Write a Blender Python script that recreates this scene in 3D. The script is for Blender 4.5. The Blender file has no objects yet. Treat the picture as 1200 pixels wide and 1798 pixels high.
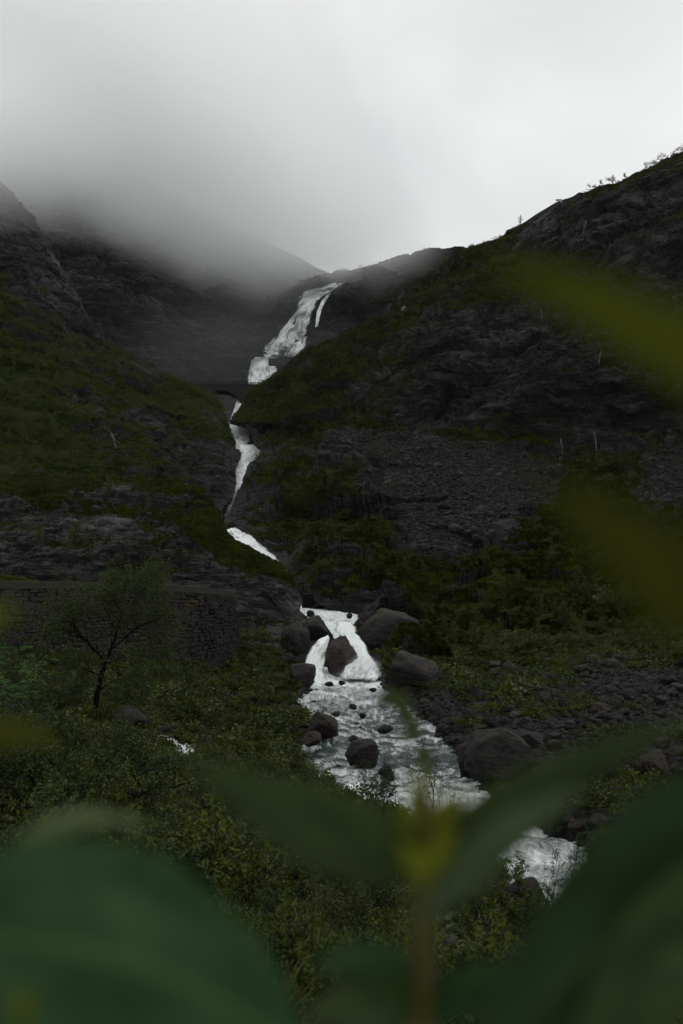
import bpy, bmesh, math, random
import numpy as np
from mathutils import Vector, Euler, Matrix
from mathutils.bvhtree import BVHTree

SC = bpy.context.scene
COL = SC.collection
R = math.radians

# ------------------------------------------------------------------ camera
FPX = 1748.0                      # focal length in photo pixels (1200 x 1798)
PITCH = R(8.2)
cd = bpy.data.cameras.new('camera')
cam = bpy.data.objects.new('camera', cd); COL.objects.link(cam)
cam.location = (0, 0, 0)
cam.rotation_euler = (R(90) + PITCH, 0, 0)
cd.sensor_fit = 'VERTICAL'; cd.sensor_height = 36; cd.sensor_width = 36
cd.lens = 35.0
cd.clip_start = 0.02; cd.clip_end = 6000
cd.dof.use_dof = True; cd.dof.focus_distance = 250; cd.dof.aperture_fstop = 3.0
SC.camera = cam
SC.render.resolution_x = 683; SC.render.resolution_y = 1024

# ------------------------------------------------------------------ world
W = bpy.data.worlds.new('World'); SC.world = W; W.use_nodes = True
nt = W.node_tree; nt.nodes.clear()
def wn(t, **k):
    n = nt.nodes.new(t)
    for a, b in k.items(): setattr(n, a, b)
    return n
SUN_EL, SUN_AZ = R(60), R(150)
out = wn('ShaderNodeOutputWorld'); add = wn('ShaderNodeAddShader')
bg1 = wn('ShaderNodeBackground'); bg2 = wn('ShaderNodeBackground')
sky = wn('ShaderNodeTexSky', sky_type='NISHITA', sun_disc=False, sun_elevation=SUN_EL, sun_rotation=SUN_AZ)
sky.air_density = 1; sky.dust_density = 1
hs = wn('ShaderNodeHueSaturation'); hs.inputs['Saturation'].default_value = 0.12
nt.links.new(sky.outputs[0], hs.inputs['Color']); nt.links.new(hs.outputs[0], bg1.inputs[0]); bg1.inputs[1].default_value = 0.05
tc = wn('ShaderNodeTexCoord'); mp = wn('ShaderNodeMapping')
mp.inputs['Scale'].default_value = (1.0, 1.0, 1.35); mp.inputs['Rotation'].default_value = (0.2, 0.5, 0.3)
nz = wn('ShaderNodeTexNoise'); nz.inputs['Scale'].default_value = 3.4; nz.inputs['Detail'].default_value = 5; nz.inputs['Roughness'].default_value = .42; nz.inputs['Distortion'].default_value = .35
rp = wn('ShaderNodeValToRGB')
rp.color_ramp.elements[0].position = .36; rp.color_ramp.elements[0].color = (.74, .755, .755, 1)
rp.color_ramp.elements[1].position = .68; rp.color_ramp.elements[1].color = (1.10, 1.115, 1.09, 1)
nt.links.new(tc.outputs['Generated'], mp.inputs[0]); nt.links.new(mp.outputs[0], nz.inputs['Vector'])
nt.links.new(nz.outputs[0], rp.inputs[0]); nt.links.new(rp.outputs[0], bg2.inputs[0]); bg2.inputs[1].default_value = 0.55
nt.links.new(bg1.outputs[0], add.inputs[0]); nt.links.new(bg2.outputs[0], add.inputs[1]); nt.links.new(add.outputs[0], out.inputs[0])

# ------------------------------------------------------------------ sun behind the overcast
sd = bpy.data.lights.new('sun', 'SUN'); sd.energy = 0.7; sd.angle = R(40); sd.color = (1, .985, .95)
sun = bpy.data.objects.new('sun', sd); COL.objects.link(sun)
_d = Vector((math.sin(SUN_AZ) * math.cos(SUN_EL), math.cos(SUN_AZ) * math.cos(SUN_EL), math.sin(SUN_EL)))
sun.rotation_euler = (-_d).to_track_quat('-Z', 'Y').to_euler(); sun.location = (0, 0, 900)

vs = SC.view_settings
vs.view_transform = 'Standard'; vs.look = 'None'; vs.gamma = 1; vs.use_curve_mapping = False; vs.exposure = 0.3
SC.render.engine = 'CYCLES'
cy = SC.cycles
cy.use_denoising = True; cy.denoiser = 'OPENIMAGEDENOISE'
cy.max_bounces = 10; cy.diffuse_bounces = 2; cy.glossy_bounces = 2; cy.transmission_bounces = 3; cy.transparent_max_bounces = 10
cy.volume_bounces = 8; cy.caustics_reflective = False; cy.caustics_refractive = False
cy.volume_max_steps = 96; cy.sample_clamp_indirect = 3

# ================================================================== helpers
rng = np.random.default_rng(7)
random.seed(11)
SP, CP = math.sin(PITCH), math.cos(PITCH)

def unproj(px, py, D):
    px = np.asarray(px, float); py = np.asarray(py, float); D = np.asarray(D, float)
    a = (px - 600) / FPX; b = (899 - py) / FPX
    return np.stack([D * a, D * (CP - b * SP), D * (SP + b * CP)], -1)

def proj(P):
    D = P[..., 1] * CP + P[..., 2] * SP
    v = -P[..., 1] * SP + P[..., 2] * CP
    return 600 + FPX * P[..., 0] / D, 899 - FPX * v / D, D

_perm = rng.permutation(256).astype(np.int32); _perm = np.concatenate([_perm, _perm])
_grad = rng.normal(size=(256, 3)).astype(np.float32); _grad /= np.linalg.norm(_grad, axis=1)[:, None]

def perlin(P):
    P = np.asarray(P, np.float32); i = np.floor(P).astype(np.int32); f = P - i; i &= 255
    u = f * f * f * (f * (f * 6 - 15) + 10); res = 0
    for dx in (0, 1):
        for dy in (0, 1):
            for dz in (0, 1):
                h = _perm[_perm[_perm[(i[..., 0] + dx) & 255] + ((i[..., 1] + dy) & 255)] + ((i[..., 2] + dz) & 255)]
                g = _grad[h]
                d = g[..., 0] * (f[..., 0] - dx) + g[..., 1] * (f[..., 1] - dy) + g[..., 2] * (f[..., 2] - dz)
                w = (u[..., 0] if dx else 1 - u[..., 0]) * (u[..., 1] if dy else 1 - u[..., 1]) * (u[..., 2] if dz else 1 - u[..., 2])
                res = res + w * d
    return res * 1.5

def fbm(P, o=4, gain=.5, ridged=False):
    r = 0; a = 1; t = 0; P = np.asarray(P, np.float32)
    for k in range(o):
        n = perlin(P + 17.3 * k)
        r = r + a * ((1 - 2 * np.abs(n)) if ridged else n); t += a; a *= gain; P = P * 2.03
    return r / t

_pt = rng.random((256, 3)).astype(np.float32); _nv = rng.normal(size=(256, 3)).astype(np.float32); _nv /= np.linalg.norm(_nv, axis=1)[:, None]
def facets(P):
    """broken rock: every cell is a tilted block with its own level; returns height and distance to the joint"""
    P = np.asarray(P, np.float32); i = np.floor(P).astype(np.int32)
    b1 = np.full(len(P), 9e9, np.float32); b2 = b1.copy(); bid = np.zeros(len(P), np.int32); bc = np.zeros_like(P)
    for dx in (-1, 0, 1):
        for dy in (-1, 0, 1):
            for dz in (-1, 0, 1):
                c = i + np.array([dx, dy, dz], np.int32); k = c & 255
                h = _perm[_perm[_perm[k[:, 0]] + k[:, 1]] + k[:, 2]]
                q = c + _pt[h]; d = ((P - q) ** 2).sum(1)
                m = d < b1
                b2 = np.where(m, b1, np.minimum(b2, d)); bid = np.where(m, h, bid); bc = np.where(m[:, None], q, bc); b1 = np.where(m, d, b1)
    hgt = ((P - bc) * _nv[bid]).sum(1) * .8 + _pt[bid, 0] - .5
    return hgt, np.sqrt(b2) - np.sqrt(b1)

def sstep(a, b, x):
    t = np.clip((x - a) / (b - a), 0, 1); return t * t * (3 - 2 * t)

def mesh_np(name, V, F, smooth=True):
    """V (n,3), F (m,k) array of faces with k corners"""
    V = np.asarray(V, np.float32); F = np.asarray(F, np.int32)
    me = bpy.data.meshes.new(name)
    me.vertices.add(len(V)); me.vertices.foreach_set('co', V.ravel())
    m, k = F.shape
    me.loops.add(m * k); me.loops.foreach_set('vertex_index', F.ravel())
    me.polygons.add(m); me.polygons.foreach_set('loop_start', np.arange(0, m * k, k, dtype=np.int32))
    me.polygons.foreach_set('loop_total', np.full(m, k, np.int32))
    me.polygons.foreach_set('use_smooth', np.full(m, smooth, bool))
    me.update(calc_edges=True)
    return me

def attr(me, name, vals):
    a = me.attributes.new(name, 'FLOAT', 'POINT'); a.data.foreach_set('value', np.asarray(vals, np.float32).ravel())

def tag(o, label=None, cat=None, group=None, kind=None):
    if label: o['label'] = label
    if cat: o['category'] = cat
    if group: o['group'] = group
    if kind: o['kind'] = kind
    return o

def link(name, me, mat=None, parent=None):
    o = bpy.data.objects.new(name, me); COL.objects.link(o)
    if mat is not None and not me.materials: me.materials.append(mat)
    if parent is not None: o.parent = parent
    return o

def empty(name, loc=(0, 0, 0), rz=0):
    o = bpy.data.objects.new(name, None); COL.objects.link(o); o.location = loc; o.rotation_euler = (0, 0, rz)
    o.empty_display_size = .2
    return o

def copy_tree(o, parent=None):
    c = o.copy(); COL.objects.link(c)
    if parent is not None: c.parent = parent
    for ch in [x for x in bpy.data.objects if x.parent is o]: copy_tree(ch, c)
    return c

def grid_faces(nv, nu, off=0):
    i = np.arange(nv - 1)[:, None] * nu + np.arange(nu - 1)[None, :]
    i = i.ravel() + off
    return np.stack([i, i + 1, i + nu + 1, i + nu], 1)

# ------------------------------------------------------------------ materials
class NT:
    def __init__(s, name):
        s.m = bpy.data.materials.new(name); s.m.use_nodes = True; s.t = s.m.node_tree; s.t.nodes.clear()
        s.out = s.n('ShaderNodeOutputMaterial')
    def n(s, t, **k):
        n = s.t.nodes.new(t)
        for a, b in k.items():
            if a[0] == '_': n.inputs[a[1:].replace('_', ' ')].default_value = b
            else: setattr(n, a, b)
        return n
    def l(s, a, b): s.t.links.new(a, b)
    def noise(s, scale, detail=4, rough=.55, vec=None, dist=0):
        n = s.n('ShaderNodeTexNoise', _Scale=scale, _Detail=detail, _Roughness=rough, _Distortion=dist)
        if vec: s.l(vec, n.inputs['Vector'])
        return n.outputs[0]
    def ramp(s, fac, pts):
        r = s.n('ShaderNodeValToRGB'); e = r.color_ramp.elements
        while len(e) < len(pts): e.new(.5)
        for k, (p, c) in enumerate(pts):
            e[k].position = p; e[k].color = (c, c, c, 1) if isinstance(c, (int, float)) else (*c, 1)
        s.l(fac, r.inputs[0]); return r.outputs[0]
    def math(s, op, a, b=None, clamp=False):
        m = s.n('ShaderNodeMath', operation=op, use_clamp=clamp)
        for k, v in enumerate((a, b)):
            if v is None: continue
            if isinstance(v, (int, float)): m.inputs[k].default_value = v
            else: s.l(v, m.inputs[k])
        return m.outputs[0]
    def mix(s, fac, a, b):
        m = s.n('ShaderNodeMix', data_type='RGBA')
        for k, v in ((0, fac), (6, a), (7, b)):
            if isinstance(v, (int, float)): m.inputs[k].default_value = v
            elif isinstance(v, tuple): m.inputs[k].default_value = (*v, 1)
            else: s.l(v, m.inputs[k])
        return m.outputs[2]
    def mapping(s, vec, scale=(1, 1, 1), rot=(0, 0, 0)):
        m = s.n('ShaderNodeMapping'); m.inputs['Scale'].default_value = scale; m.inputs['Rotation'].default_value = rot
        s.l(vec, m.inputs[0]); return m.outputs[0]
    def pos(s): return s.n('ShaderNodeNewGeometry').outputs['Position']
    def bsdf(s, col, rough=.7, spec=.4, bump=None, bs=.3, bd=.1, **k):
        b = s.n('ShaderNodeBsdfPrincipled')
        for key, v in (('Base Color', col), ('Roughness', rough), ('Specular IOR Level', spec)):
            if isinstance(v, (int, float)): b.inputs[key].default_value = v
            elif isinstance(v, tuple): b.inputs[key].default_value = (*v, 1)
            else: s.l(v, b.inputs[key])
        if bump is not None:
            bp = s.n('ShaderNodeBump', _Strength=bs, _Distance=bd); s.l(bump, bp.inputs['Height']); s.l(bp.outputs[0], b.inputs['Normal'])
        for key, v in k.items(): b.inputs[key.replace('_', ' ')].default_value = v
        return b.outputs[0]
    def done(s, sh): s.l(sh, s.out.inputs[0]); return s.m

ROCK_D = (.006, .0058, .006); ROCK_M = (.018, .0175, .018); ROCK_L = (.05, .049, .05)
def terrain_mat(name, S, grass_a, grass_b, grass_c, rock=(ROCK_D, ROCK_M, ROCK_L), screec=((.0015, .0012, .001), (.024, .0185, .0145)), fine=1.0):
    """S = metres of the main features"""
    t = NT(name); p = t.pos()
    cov = t.n('ShaderNodeAttribute', attribute_name='cover').outputs['Fac']
    scr = t.n('ShaderNodeAttribute', attribute_name='scree').outputs['Fac']
    pv = t.mapping(p, (1, 1, 2.6), (.12, .18, 0))
    big = t.noise(.35 / S, 5, .6, pv); med = t.noise(1.6 / S, 6, .65, pv, .4); fin = t.noise(9 / S, 5, .7, pv)
    f = t.math('ADD', t.math('MULTIPLY', big, .5), t.math('MULTIPLY', med, .5))
    rc = t.ramp(f, [(.42, rock[0]), (.52, rock[1]), (.62, rock[2])])
    st = t.noise(3.5 / S, 6, .75, t.mapping(p, (.35, .35, 3.4), (.10, .2, 0)), .6)
    rc = t.mix(t.ramp(st, [(.52, .0), (.66, .85)]), rc, rock[2])
    rc = t.mix(t.ramp(st, [(.34, .9), (.48, 0)]), rc, rock[0])
    gm = t.noise(1.1 / S, 5, .65, p); gf = t.noise(14 / S * fine, 3, .7, p)
    gc = t.ramp(gm, [(.34, grass_a), (.5, grass_b), (.68, grass_c)])
    gc = t.mix(t.ramp(gf, [(.38, .85), (.6, 0)]), gc, (grass_a[0] * .3, grass_a[1] * .3, grass_a[2] * .3))
    g = t.math('ADD', cov, t.math('MULTIPLY', t.math('SUBTRACT', t.noise(5 / S * fine, 5, .75, p), .5), .9))
    g = t.math('ADD', g, t.math('MULTIPLY', t.math('SUBTRACT', fin, .5), .6))
    gmask = t.ramp(g, [(.44, 0), (.56, 1)])
    vor = t.n('ShaderNodeTexVoronoi', _Scale=4.5 / S * fine); t.l(p, vor.inputs['Vector'])
    sc_c = t.mix(vor.outputs['Color'], screec[0], screec[1])
    sc_c = t.mix(t.ramp(vor.outputs['Distance'], [(.25, 0), (.6, .9)]), sc_c, screec[0])
    smask = t.ramp(t.math('ADD', scr, t.math('MULTIPLY', t.math('SUBTRACT', med, .5), 1.2)), [(.45, 0), (.6, 1)])
    c = t.mix(smask, rc, sc_c); c = t.mix(gmask, c, gc)
    hgt = t.math('ADD', t.math('MULTIPLY', med, .8), t.math('ADD', t.math('MULTIPLY', st, 1.0), t.math('MULTIPLY', fin, .35)))
    hgt = t.math('ADD', hgt, t.math('MULTIPLY', t.math('MULTIPLY', gf, gmask), .6))
    vb = t.n('ShaderNodeTexVoronoi', _Scale=2.2 / S, feature='F1', _Randomness=1.0); t.l(t.mapping(p, (1, 1, 2.8), (.15, .25, 0)), vb.inputs['Vector'])
    vs_ = t.n('ShaderNodeSeparateColor'); t.l(vb.outputs['Color'], vs_.inputs[0])
    hgt = t.math('ADD', hgt, t.math('MULTIPLY', t.math('ADD', vs_.outputs[0], vb.outputs['Distance']), .5))
    hgt = t.math('SUBTRACT', hgt, t.math('MULTIPLY', t.math('MULTIPLY', vor.outputs['Distance'], smask), 1.2))
    rough = t.math('ADD', t.math('MULTIPLY', gmask, .38), t.ramp(fin, [(.3, .42), (.7, .62)]))
    spec = t.math('SUBTRACT', .16, t.math('MULTIPLY', gmask, .14))
    return t.done(t.bsdf(c, rough, spec, hgt, 1.0, S * .34))

def leaf_mat(name, c1, c2, rough=.45, trans=.25, scale=20, spec=.25):
    t = NT(name)
    ri = t.n('ShaderNodeNewGeometry').outputs['Random Per Island']
    oi = t.n('ShaderNodeObjectInfo').outputs['Random']
    f = t.math('ADD', t.math('MULTIPLY', ri, .7), t.math('MULTIPLY', oi, .3))
    c = t.mix(f, c1, c2)
    b = t.bsdf(c, rough, spec)
    tr = t.n('ShaderNodeBsdfTranslucent'); t.l(t.mix(.5, c, (c2[0] * 1.3, c2[1] * 1.3, c2[2] * .6)), tr.inputs[0])
    mx = t.n('ShaderNodeMixShader', _Fac=trans); t.l(b, mx.inputs[1]); t.l(tr.outputs[0], mx.inputs[2])
    return t.done(mx.outputs[0])

def rock_mat(name, d, m, l, S=1.0, moss=.0, mossc=(.011, .013, .0012)):
    t = NT(name); oc = t.n('ShaderNodeTexCoord').outputs['Object']; g = t.n('ShaderNodeNewGeometry')
    oi = t.n('ShaderNodeObjectInfo').outputs['Random']
    n1 = t.noise(2.2 / S, 6, .7, oc); n2 = t.noise(11 / S, 5, .7, t.mapping(oc, (1, 1, 2.5), (.3, .2, 0)))
    f = t.math('ADD', t.math('MULTIPLY', n1, .5), t.math('MULTIPLY', n2, .5))
    f = t.math('ADD', f, t.math('MULTIPLY', t.math('SUBTRACT', oi, .5), .12))
    c = t.ramp(f, [(.36, d), (.5, m), (.66, l)])
    sx = t.n('ShaderNodeSeparateXYZ'); t.l(g.outputs['Normal'], sx.inputs[0])
    mm = t.math('MULTIPLY', t.ramp(t.math('ADD', sx.outputs[2], t.math('SUBTRACT', t.noise(4 / S, 5, .7, oc), .55)), [(.55, 0), (.8, 1)]), moss)
    c = t.mix(mm, c, mossc)
    vb = t.n('ShaderNodeTexVoronoi', _Scale=3.2 / S); t.l(t.mapping(oc, (1, 1, 1.8), (.4, .2, 0)), vb.inputs['Vector'])
    f = t.math('ADD', f, t.math('MULTIPLY', vb.outputs['Distance'], .35))
    return t.done(t.bsdf(c, t.ramp(n2, [(.3, .38), (.7, .7)]), .22, f, 1.0, .5 * S))

M = {}
M['cliff_far'] = terrain_mat('far_rock', 26, (.010, .013, .004), (.02, .025, .005), (.03, .036, .007), rock=((.004, .004, .004), (.015, .015, .0155), (.066, .066, .068)))
M['hill_right'] = terrain_mat('hillside_rock', 9, (.006, .009, .0006), (.021, .028, .0008), (.058, .062, .0012), rock=((.0016, .0016, .0016), (.0070, .0070, .0068), (.056, .055, .054)))
M['hill_left'] = terrain_mat('left_slope_rock', 9, (.009, .015, .0006), (.028, .044, .001), (.064, .078, .0016), rock=((.003, .003, .0032), (.015, .0146, .0155), (.082, .080, .086)))
M['ledge'] = terrain_mat('ledge_rock', 4.5, (.007, .011, .0006), (.022, .030, .0009), (.052, .056, .0014), rock=((.002, .002, .002), (.0145, .0143, .0143), (.10, .098, .099)))
M['ground'] = terrain_mat('valley_ground', 2.2, (.005, .0075, .0005), (.017, .021, .0008), (.042, .038, .0016), rock=((.0025, .0023, .0022), (.011, .0098, .0094), (.045, .040, .038)))
M['rock'] = rock_mat('wet_rock', (.0042, .0037, .0034), (.0125, .0108, .0098), (.040, .035, .0315), 1.0, .45)
M['rock_brown'] = rock_mat('brown_rock', (.010, .007, .0058), (.034, .024, .020), (.085, .064, .055), 1.0, .25)
M['scree'] = rock_mat('scree_stone', (.0026, .0021, .0017), (.010, .008, .0066), (.036, .029, .024), 1.0, .0)
M['rock_pale'] = rock_mat('pale_rock', (.12, .11, .10), (.22, .21, .20), (.4, .4, .39), 1.0, 0)
M['rock_slab'] = rock_mat('slab_rock', (.004, .0039, .004), (.0125, .012, .0118), (.034, .032, .031), 1.2, .9, (.014, .013, .0016))
M['bark'] = rock_mat('dark_bark', (.003, .0028, .0026), (.008, .007, .0065), (.018, .016, .015), .2)
t = NT('bark_black'); M['bark_black'] = t.done(t.bsdf((.0035, .003, .0027), .9, .05))
M['leaf'] = leaf_mat('tree_leaf', (.007, .013, .001), (.027, .042, .0022))
M['leaf_dark'] = leaf_mat('dark_leaf', (.006, .011, .0015), (.021, .033, .003))
M['leaf_bright'] = leaf_mat('bright_leaf', (.010, .019, .0008), (.064, .080, .0026))
M['leaf_rowan'] = leaf_mat('rowan_leaf', (.020, .062, .007), (.050, .125, .014))
M['leaf_yellow'] = leaf_mat('yellow_green_leaf', (.04, .043, .006), (.10, .085, .012))
M['bush'] = leaf_mat('bush_leaf', (.008, .014, .0006), (.050, .062, .0016), .6, .2)
M['grass'] = leaf_mat('grass_blade', (.012, .017, .0008), (.046, .05, .002), .6, .3)

def water_mat(name, holes=.0, opac=1.0, dark=(.03, .042, .042), foam=(.74, .77, .76), sx=6, sy=1.4, lo=.36, hi=.6):
    t = NT(name); uv = t.n('ShaderNodeTexCoord').outputs['UV']
    v = t.mapping(uv, (sx, sy, 1)); v2 = t.mapping(uv, (sx * 4.5, sy * 2.2, 1))
    n1 = t.noise(1.0, 6, .68, v, .5); n2 = t.noise(1.0, 4, .7, v2, .8)
    fo = t.n('ShaderNodeAttribute', attribute_name='foam').outputs['Fac']
    f = t.math('ADD', t.math('ADD', t.math('MULTIPLY', n1, .6), t.math('MULTIPLY', n2, .4)), t.math('MULTIPLY', t.math('SUBTRACT', fo, .5), .5))
    fm = t.ramp(f, [(lo, 0), (hi, 1)])
    c = t.mix(fm, dark, t.mix(t.ramp(n2, [(.35, 0), (.6, 1)]), (foam[0] * .62, foam[1] * .65, foam[2] * .65), foam))
    b = t.bsdf(c, t.math('ADD', .18, t.math('MULTIPLY', fm, .5)), .45, f, .6, .25)
    if holes > 0:
        al = t.ramp(f, [(max(lo - holes, 0), 0), (lo + .05, opac)])
        tr = t.n('ShaderNodeBsdfTransparent'); mx = t.n('ShaderNodeMixShader')
        t.l(al, mx.inputs[0]); t.l(tr.outputs[0], mx.inputs[1]); t.l(b, mx.inputs[2]); b = mx.outputs[0]
    return t.done(b)
M['river'] = water_mat('river_water', foam=(.64, .67, .66), sx=.55, sy=.8, lo=.40, hi=.70)
M['fall'] = water_mat('falling_water', .07, dark=(.055, .06, .063), sx=4.6, sy=1.7, lo=.52, hi=.70)
M['fall_dense'] = water_mat('dense_falling_water', .08, dark=(.10, .11, .115), sx=6, sy=2.0, lo=.47, hi=.74)
M['trickle'] = water_mat('trickle_water', .2, opac=.42, foam=(.16, .162, .165), sx=1.5, sy=5, lo=.53, hi=.68)
M['veil'] = water_mat('veil_water', .06, sx=9, sy=.8, lo=.50, hi=.66)

# ================================================================== terrain patches
def hermite(tk, Y, t):
    """Y (K, ...) at knots tk -> values at t"""
    K = len(tk); m = np.zeros_like(Y); d = (Y[1:] - Y[:-1]) / (tk[1:] - tk[:-1]).reshape(-1, *([1] * (Y.ndim - 1)))
    m[1:-1] = (d[1:] + d[:-1]) / 2; m[0] = d[0]; m[-1] = d[-1]
    s = np.sign(d[1:]) != np.sign(d[:-1]); mm = m[1:-1]; mm[s] *= .35
    i = np.clip(np.searchsorted(tk, t, side='right') - 1, 0, K - 2)
    h = tk[i + 1] - tk[i]; u = (t - tk[i]) / h
    sh = (-1, *([1] * (Y.ndim - 1))); u = u.reshape(sh); h = h.reshape(sh)
    return (2*u**3-3*u**2+1)*Y[i] + (u**3-2*u**2+u)*h*m[i] + (-2*u**3+3*u**2)*Y[i+1] + (u**3-u**2)*h*m[i+1]

def rock_disp(P, s, dip=(.30, .12, 1)):
    n = np.array(dip, float); n /= np.linalg.norm(n)
    wv = np.stack([fbm(P / (s * 1.6) + 7 * k, 3) for k in range(3)], 1) * s * .5
    big = fbm(P / (s * 3.2), 4, .5)
    d = 1.25 * big
    Q = P + wv; t = (Q @ n)
    for k, (hh, am) in enumerate(((.85, .24), (.30, .09))):
        f = t / (s * hh) + fbm(P / (s * hh * 4) + 9 * k, 2) * 1.5
        f = f - np.floor(f)
        prof = sstep(0, .15, f) - f
        mo = sstep(-.1, .35, fbm(P / (s * 1.4) + 31 * k, 2))
        d = d + am * prof * mo * 1.4
    B = Q + np.outer(t, n) * 1.1                        # blocks flattened along the bedding
    for k, (sc, am) in enumerate(((3.4, .75), (1.3, .36), (.42, .17), (.15, .06))):
        h, e = facets(B / (s * sc) + 40 * k)
        d = d + am * h - am * .35 * (1 - sstep(0, .12, e))
    d = d + .05 * fbm(P / (s * .16), 3, .6, True)
    return d * s

TERR = {}; BASE = {}
def patch(name, label, rows, nu, nv, mat, amp, rs, edgeL=None, edgeR=None, tv=None, carve=None, back=True, grassamp=.35, dip=(.30, .12, 1), hidden=None, vegbias=0, edge_w=.22):
    A = np.array([[list(q) + [0] * (5 - len(q)) for q in r] for r in rows], float)
    A[..., 2] = np.log(A[..., 2])
    du = np.abs(np.diff(A[..., 0], axis=1)).mean(0) + 8
    dv = (np.hypot(np.diff(A[..., 1], axis=0), np.diff(A[..., 0], axis=0)).mean(1) + 8) if tv is None else np.array(tv, float)
    tu = np.concatenate([[0], np.cumsum(du)]); tvv = np.concatenate([[0], np.cumsum(dv)])
    G = hermite(tvv, A, np.linspace(0, tvv[-1], nv))
    G = np.swapaxes(hermite(tu, np.swapaxes(G, 0, 1), np.linspace(0, tu[-1], nu)), 0, 1)
    uu = np.linspace(0, 1, nu)[None, :]
    if edgeL is not None:
        e = np.array(sorted(edgeL, key=lambda q: q[0]), float); tgt = np.interp(G[:, 0, 1], e[:, 0], e[:, 1])
        G[..., 0] += (tgt - G[:, 0, 0])[:, None] * (1 - sstep(0, edge_w, uu))
    if edgeR is not None:
        e = np.array(sorted(edgeR, key=lambda q: q[0]), float); tgt = np.interp(G[:, -1, 1], e[:, 0], e[:, 1])
        G[..., 0] += (tgt - G[:, -1, 0])[:, None] * sstep(1 - edge_w, 1, uu)
    px, py, D, veg, scr = G[..., 0], G[..., 1], np.exp(G[..., 2]), G[..., 3], G[..., 4]
    P = unproj(px, py, D)
    nb = 14                                           # the flanks and the far side turn away from the valley
    def ext(P, side):
        k = np.arange(1, nb + 1) / nb
        o = P[:, :1] if side == 'L' else P[:, -1:]
        dist = np.linalg.norm(o, axis=-1, keepdims=True)
        dirv = o / dist; sgn = 1 if side == 'L' else -1
        off = dirv * dist * .13 + np.array([sgn, 0, 0]) * dist * .16
        return o + off * (k[None, :, None] ** 1.25) - np.array([0, 0, 1]) * dist * .03 * k[None, :, None]
    if edgeL is not None:
        X = ext(P, 'L')[:, ::-1]; P = np.concatenate([X, P], 1)
        veg, scr = [np.concatenate([np.repeat(q[:, :1], nb, 1), q], 1) for q in (veg, scr)]
    if edgeR is not None:
        X = ext(P, 'R'); P = np.concatenate([P, X], 1)
        veg, scr = [np.concatenate([q, np.repeat(q[:, -1:], nb, 1)], 1) for q in (veg, scr)]
    if back:
        o = P[-1:]; dist = np.linalg.norm(o, axis=-1, keepdims=True); k = (np.arange(1, 11) / 10)[:, None, None]
        hv = o * np.array([1, 1, 0]) / dist
        P = np.concatenate([P, o + hv * dist * .5 * k ** 1.2 + np.array([0, 0, 1]) * dist * (.03 * k - .16 * k * k)], 0)
        veg, scr = [np.concatenate([q, np.repeat(q[-1:], 10, 0)], 0) for q in (veg, scr)]
    nv, nu = P.shape[:2]
    def normals(P):
        a = np.gradient(P, axis=1); b = np.gradient(P, axis=0); n = np.cross(a, b)
        n /= np.linalg.norm(n, axis=-1, keepdims=True) + 1e-9
        return n
    N = normals(P)
    st = max(1, nv // 120), max(1, nu // 120)
    bp = P[::st[0], ::st[1]]; BASE[name] = BVHTree.FromPolygons(bp.reshape(-1, 3).tolist(), grid_faces(*bp.shape[:2]).tolist())
    fl = P.reshape(-1, 3); d = (rock_disp(fl, rs, dip) * amp).reshape(nv, nu)
    ew = np.ones(nu)
    if edgeL is not None: ew = ew * (.3 + .7 * sstep(0, 46, np.abs(np.arange(nu) - nb)))
    if edgeR is not None: ew = ew * (.3 + .7 * sstep(0, 40, np.abs(np.arange(nu) - (nu - nb))))
    d = d * ew[None, :]
    if name == 'mountain': d = d * (1 - .75 * sstep(nv - 80, nv - 20, np.arange(nv)))[:, None]
    d = d * (1 - .6 * sstep(nv - 60, nv - 12, np.arange(nv)))[:, None]
    vegn = fbm(fl / (rs * 3.1) + 50, 4).reshape(nv, nu)
    soft = sstep(.35, .8, veg + vegn * .6); d = d * (1 - .42 * soft) * (1 - .85 * sstep(.25, .65, scr))
    if carve is not None:
        cpx, cpy, _ = proj(P); cm = carve(cpx, cpy); d = d * (1 - .8 * cm[..., None][..., 0])
    P2 = P + N * d[..., None]
    n2 = normals(P2)
    slope = n2[..., 2] * np.where(N[..., 2:3][..., 0] > -2, 1, 1)
    cover = .5 + (veg + vegbias - .5) * 1.25 + (np.clip(slope, -.2, 1) - .5) * .75 + vegn * .95 + fbm(fl / (rs * .7) + 11, 3).reshape(nv, nu) * .5
    cover = np.where(veg < .02, np.minimum(cover, .25), cover)
    cover = cover - scr * 1.3
    cc = np.clip(cover, 0, 1)
    P2 = P2 + n2 * (fbm(fl / (rs * .22), 4, .6).reshape(nv, nu) * grassamp * sstep(.3, .8, cc))[..., None]
    if carve is not None:
        P2[..., 2] -= cm * 1.0; cover = cover - cm * 1.5
    if hidden is not None:
        pass
    me = mesh_np(name, P2.reshape(-1, 3), grid_faces(nv, nu), False)
    attr(me, 'cover', np.clip(cover, -.5, 1.5)); attr(me, 'scree', scr)
    o = link(name, me, M[mat]); tag(o, label, kind='structure')
    TERR[name] = (P2, n2, cover, scr)
    BV[name] = BVHTree.FromPolygons(P2.reshape(-1, 3).tolist(), grid_faces(nv, nu).tolist())
    return o
BV = {}

def ray(px, py):
    d = Vector(unproj(px, py, 1.0)).normalized(); return d
def hit(px, py, names=None, base=False):
    d = ray(px, py); best = None
    for k, b in (BASE if base else BV).items():
        if names and k not in names: continue
        h = b.ray_cast(Vector((0, 0, 0)), d)
        if h[0] is not None and (best is None or h[3] < best[3]): best = (h[0], h[1], k, h[3])
    if best is None: return None
    n = best[1]
    if n.dot(d) > 0: n = -n
    return best[0], n, best[2], best[0].y * CP + best[0].z * SP

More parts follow.
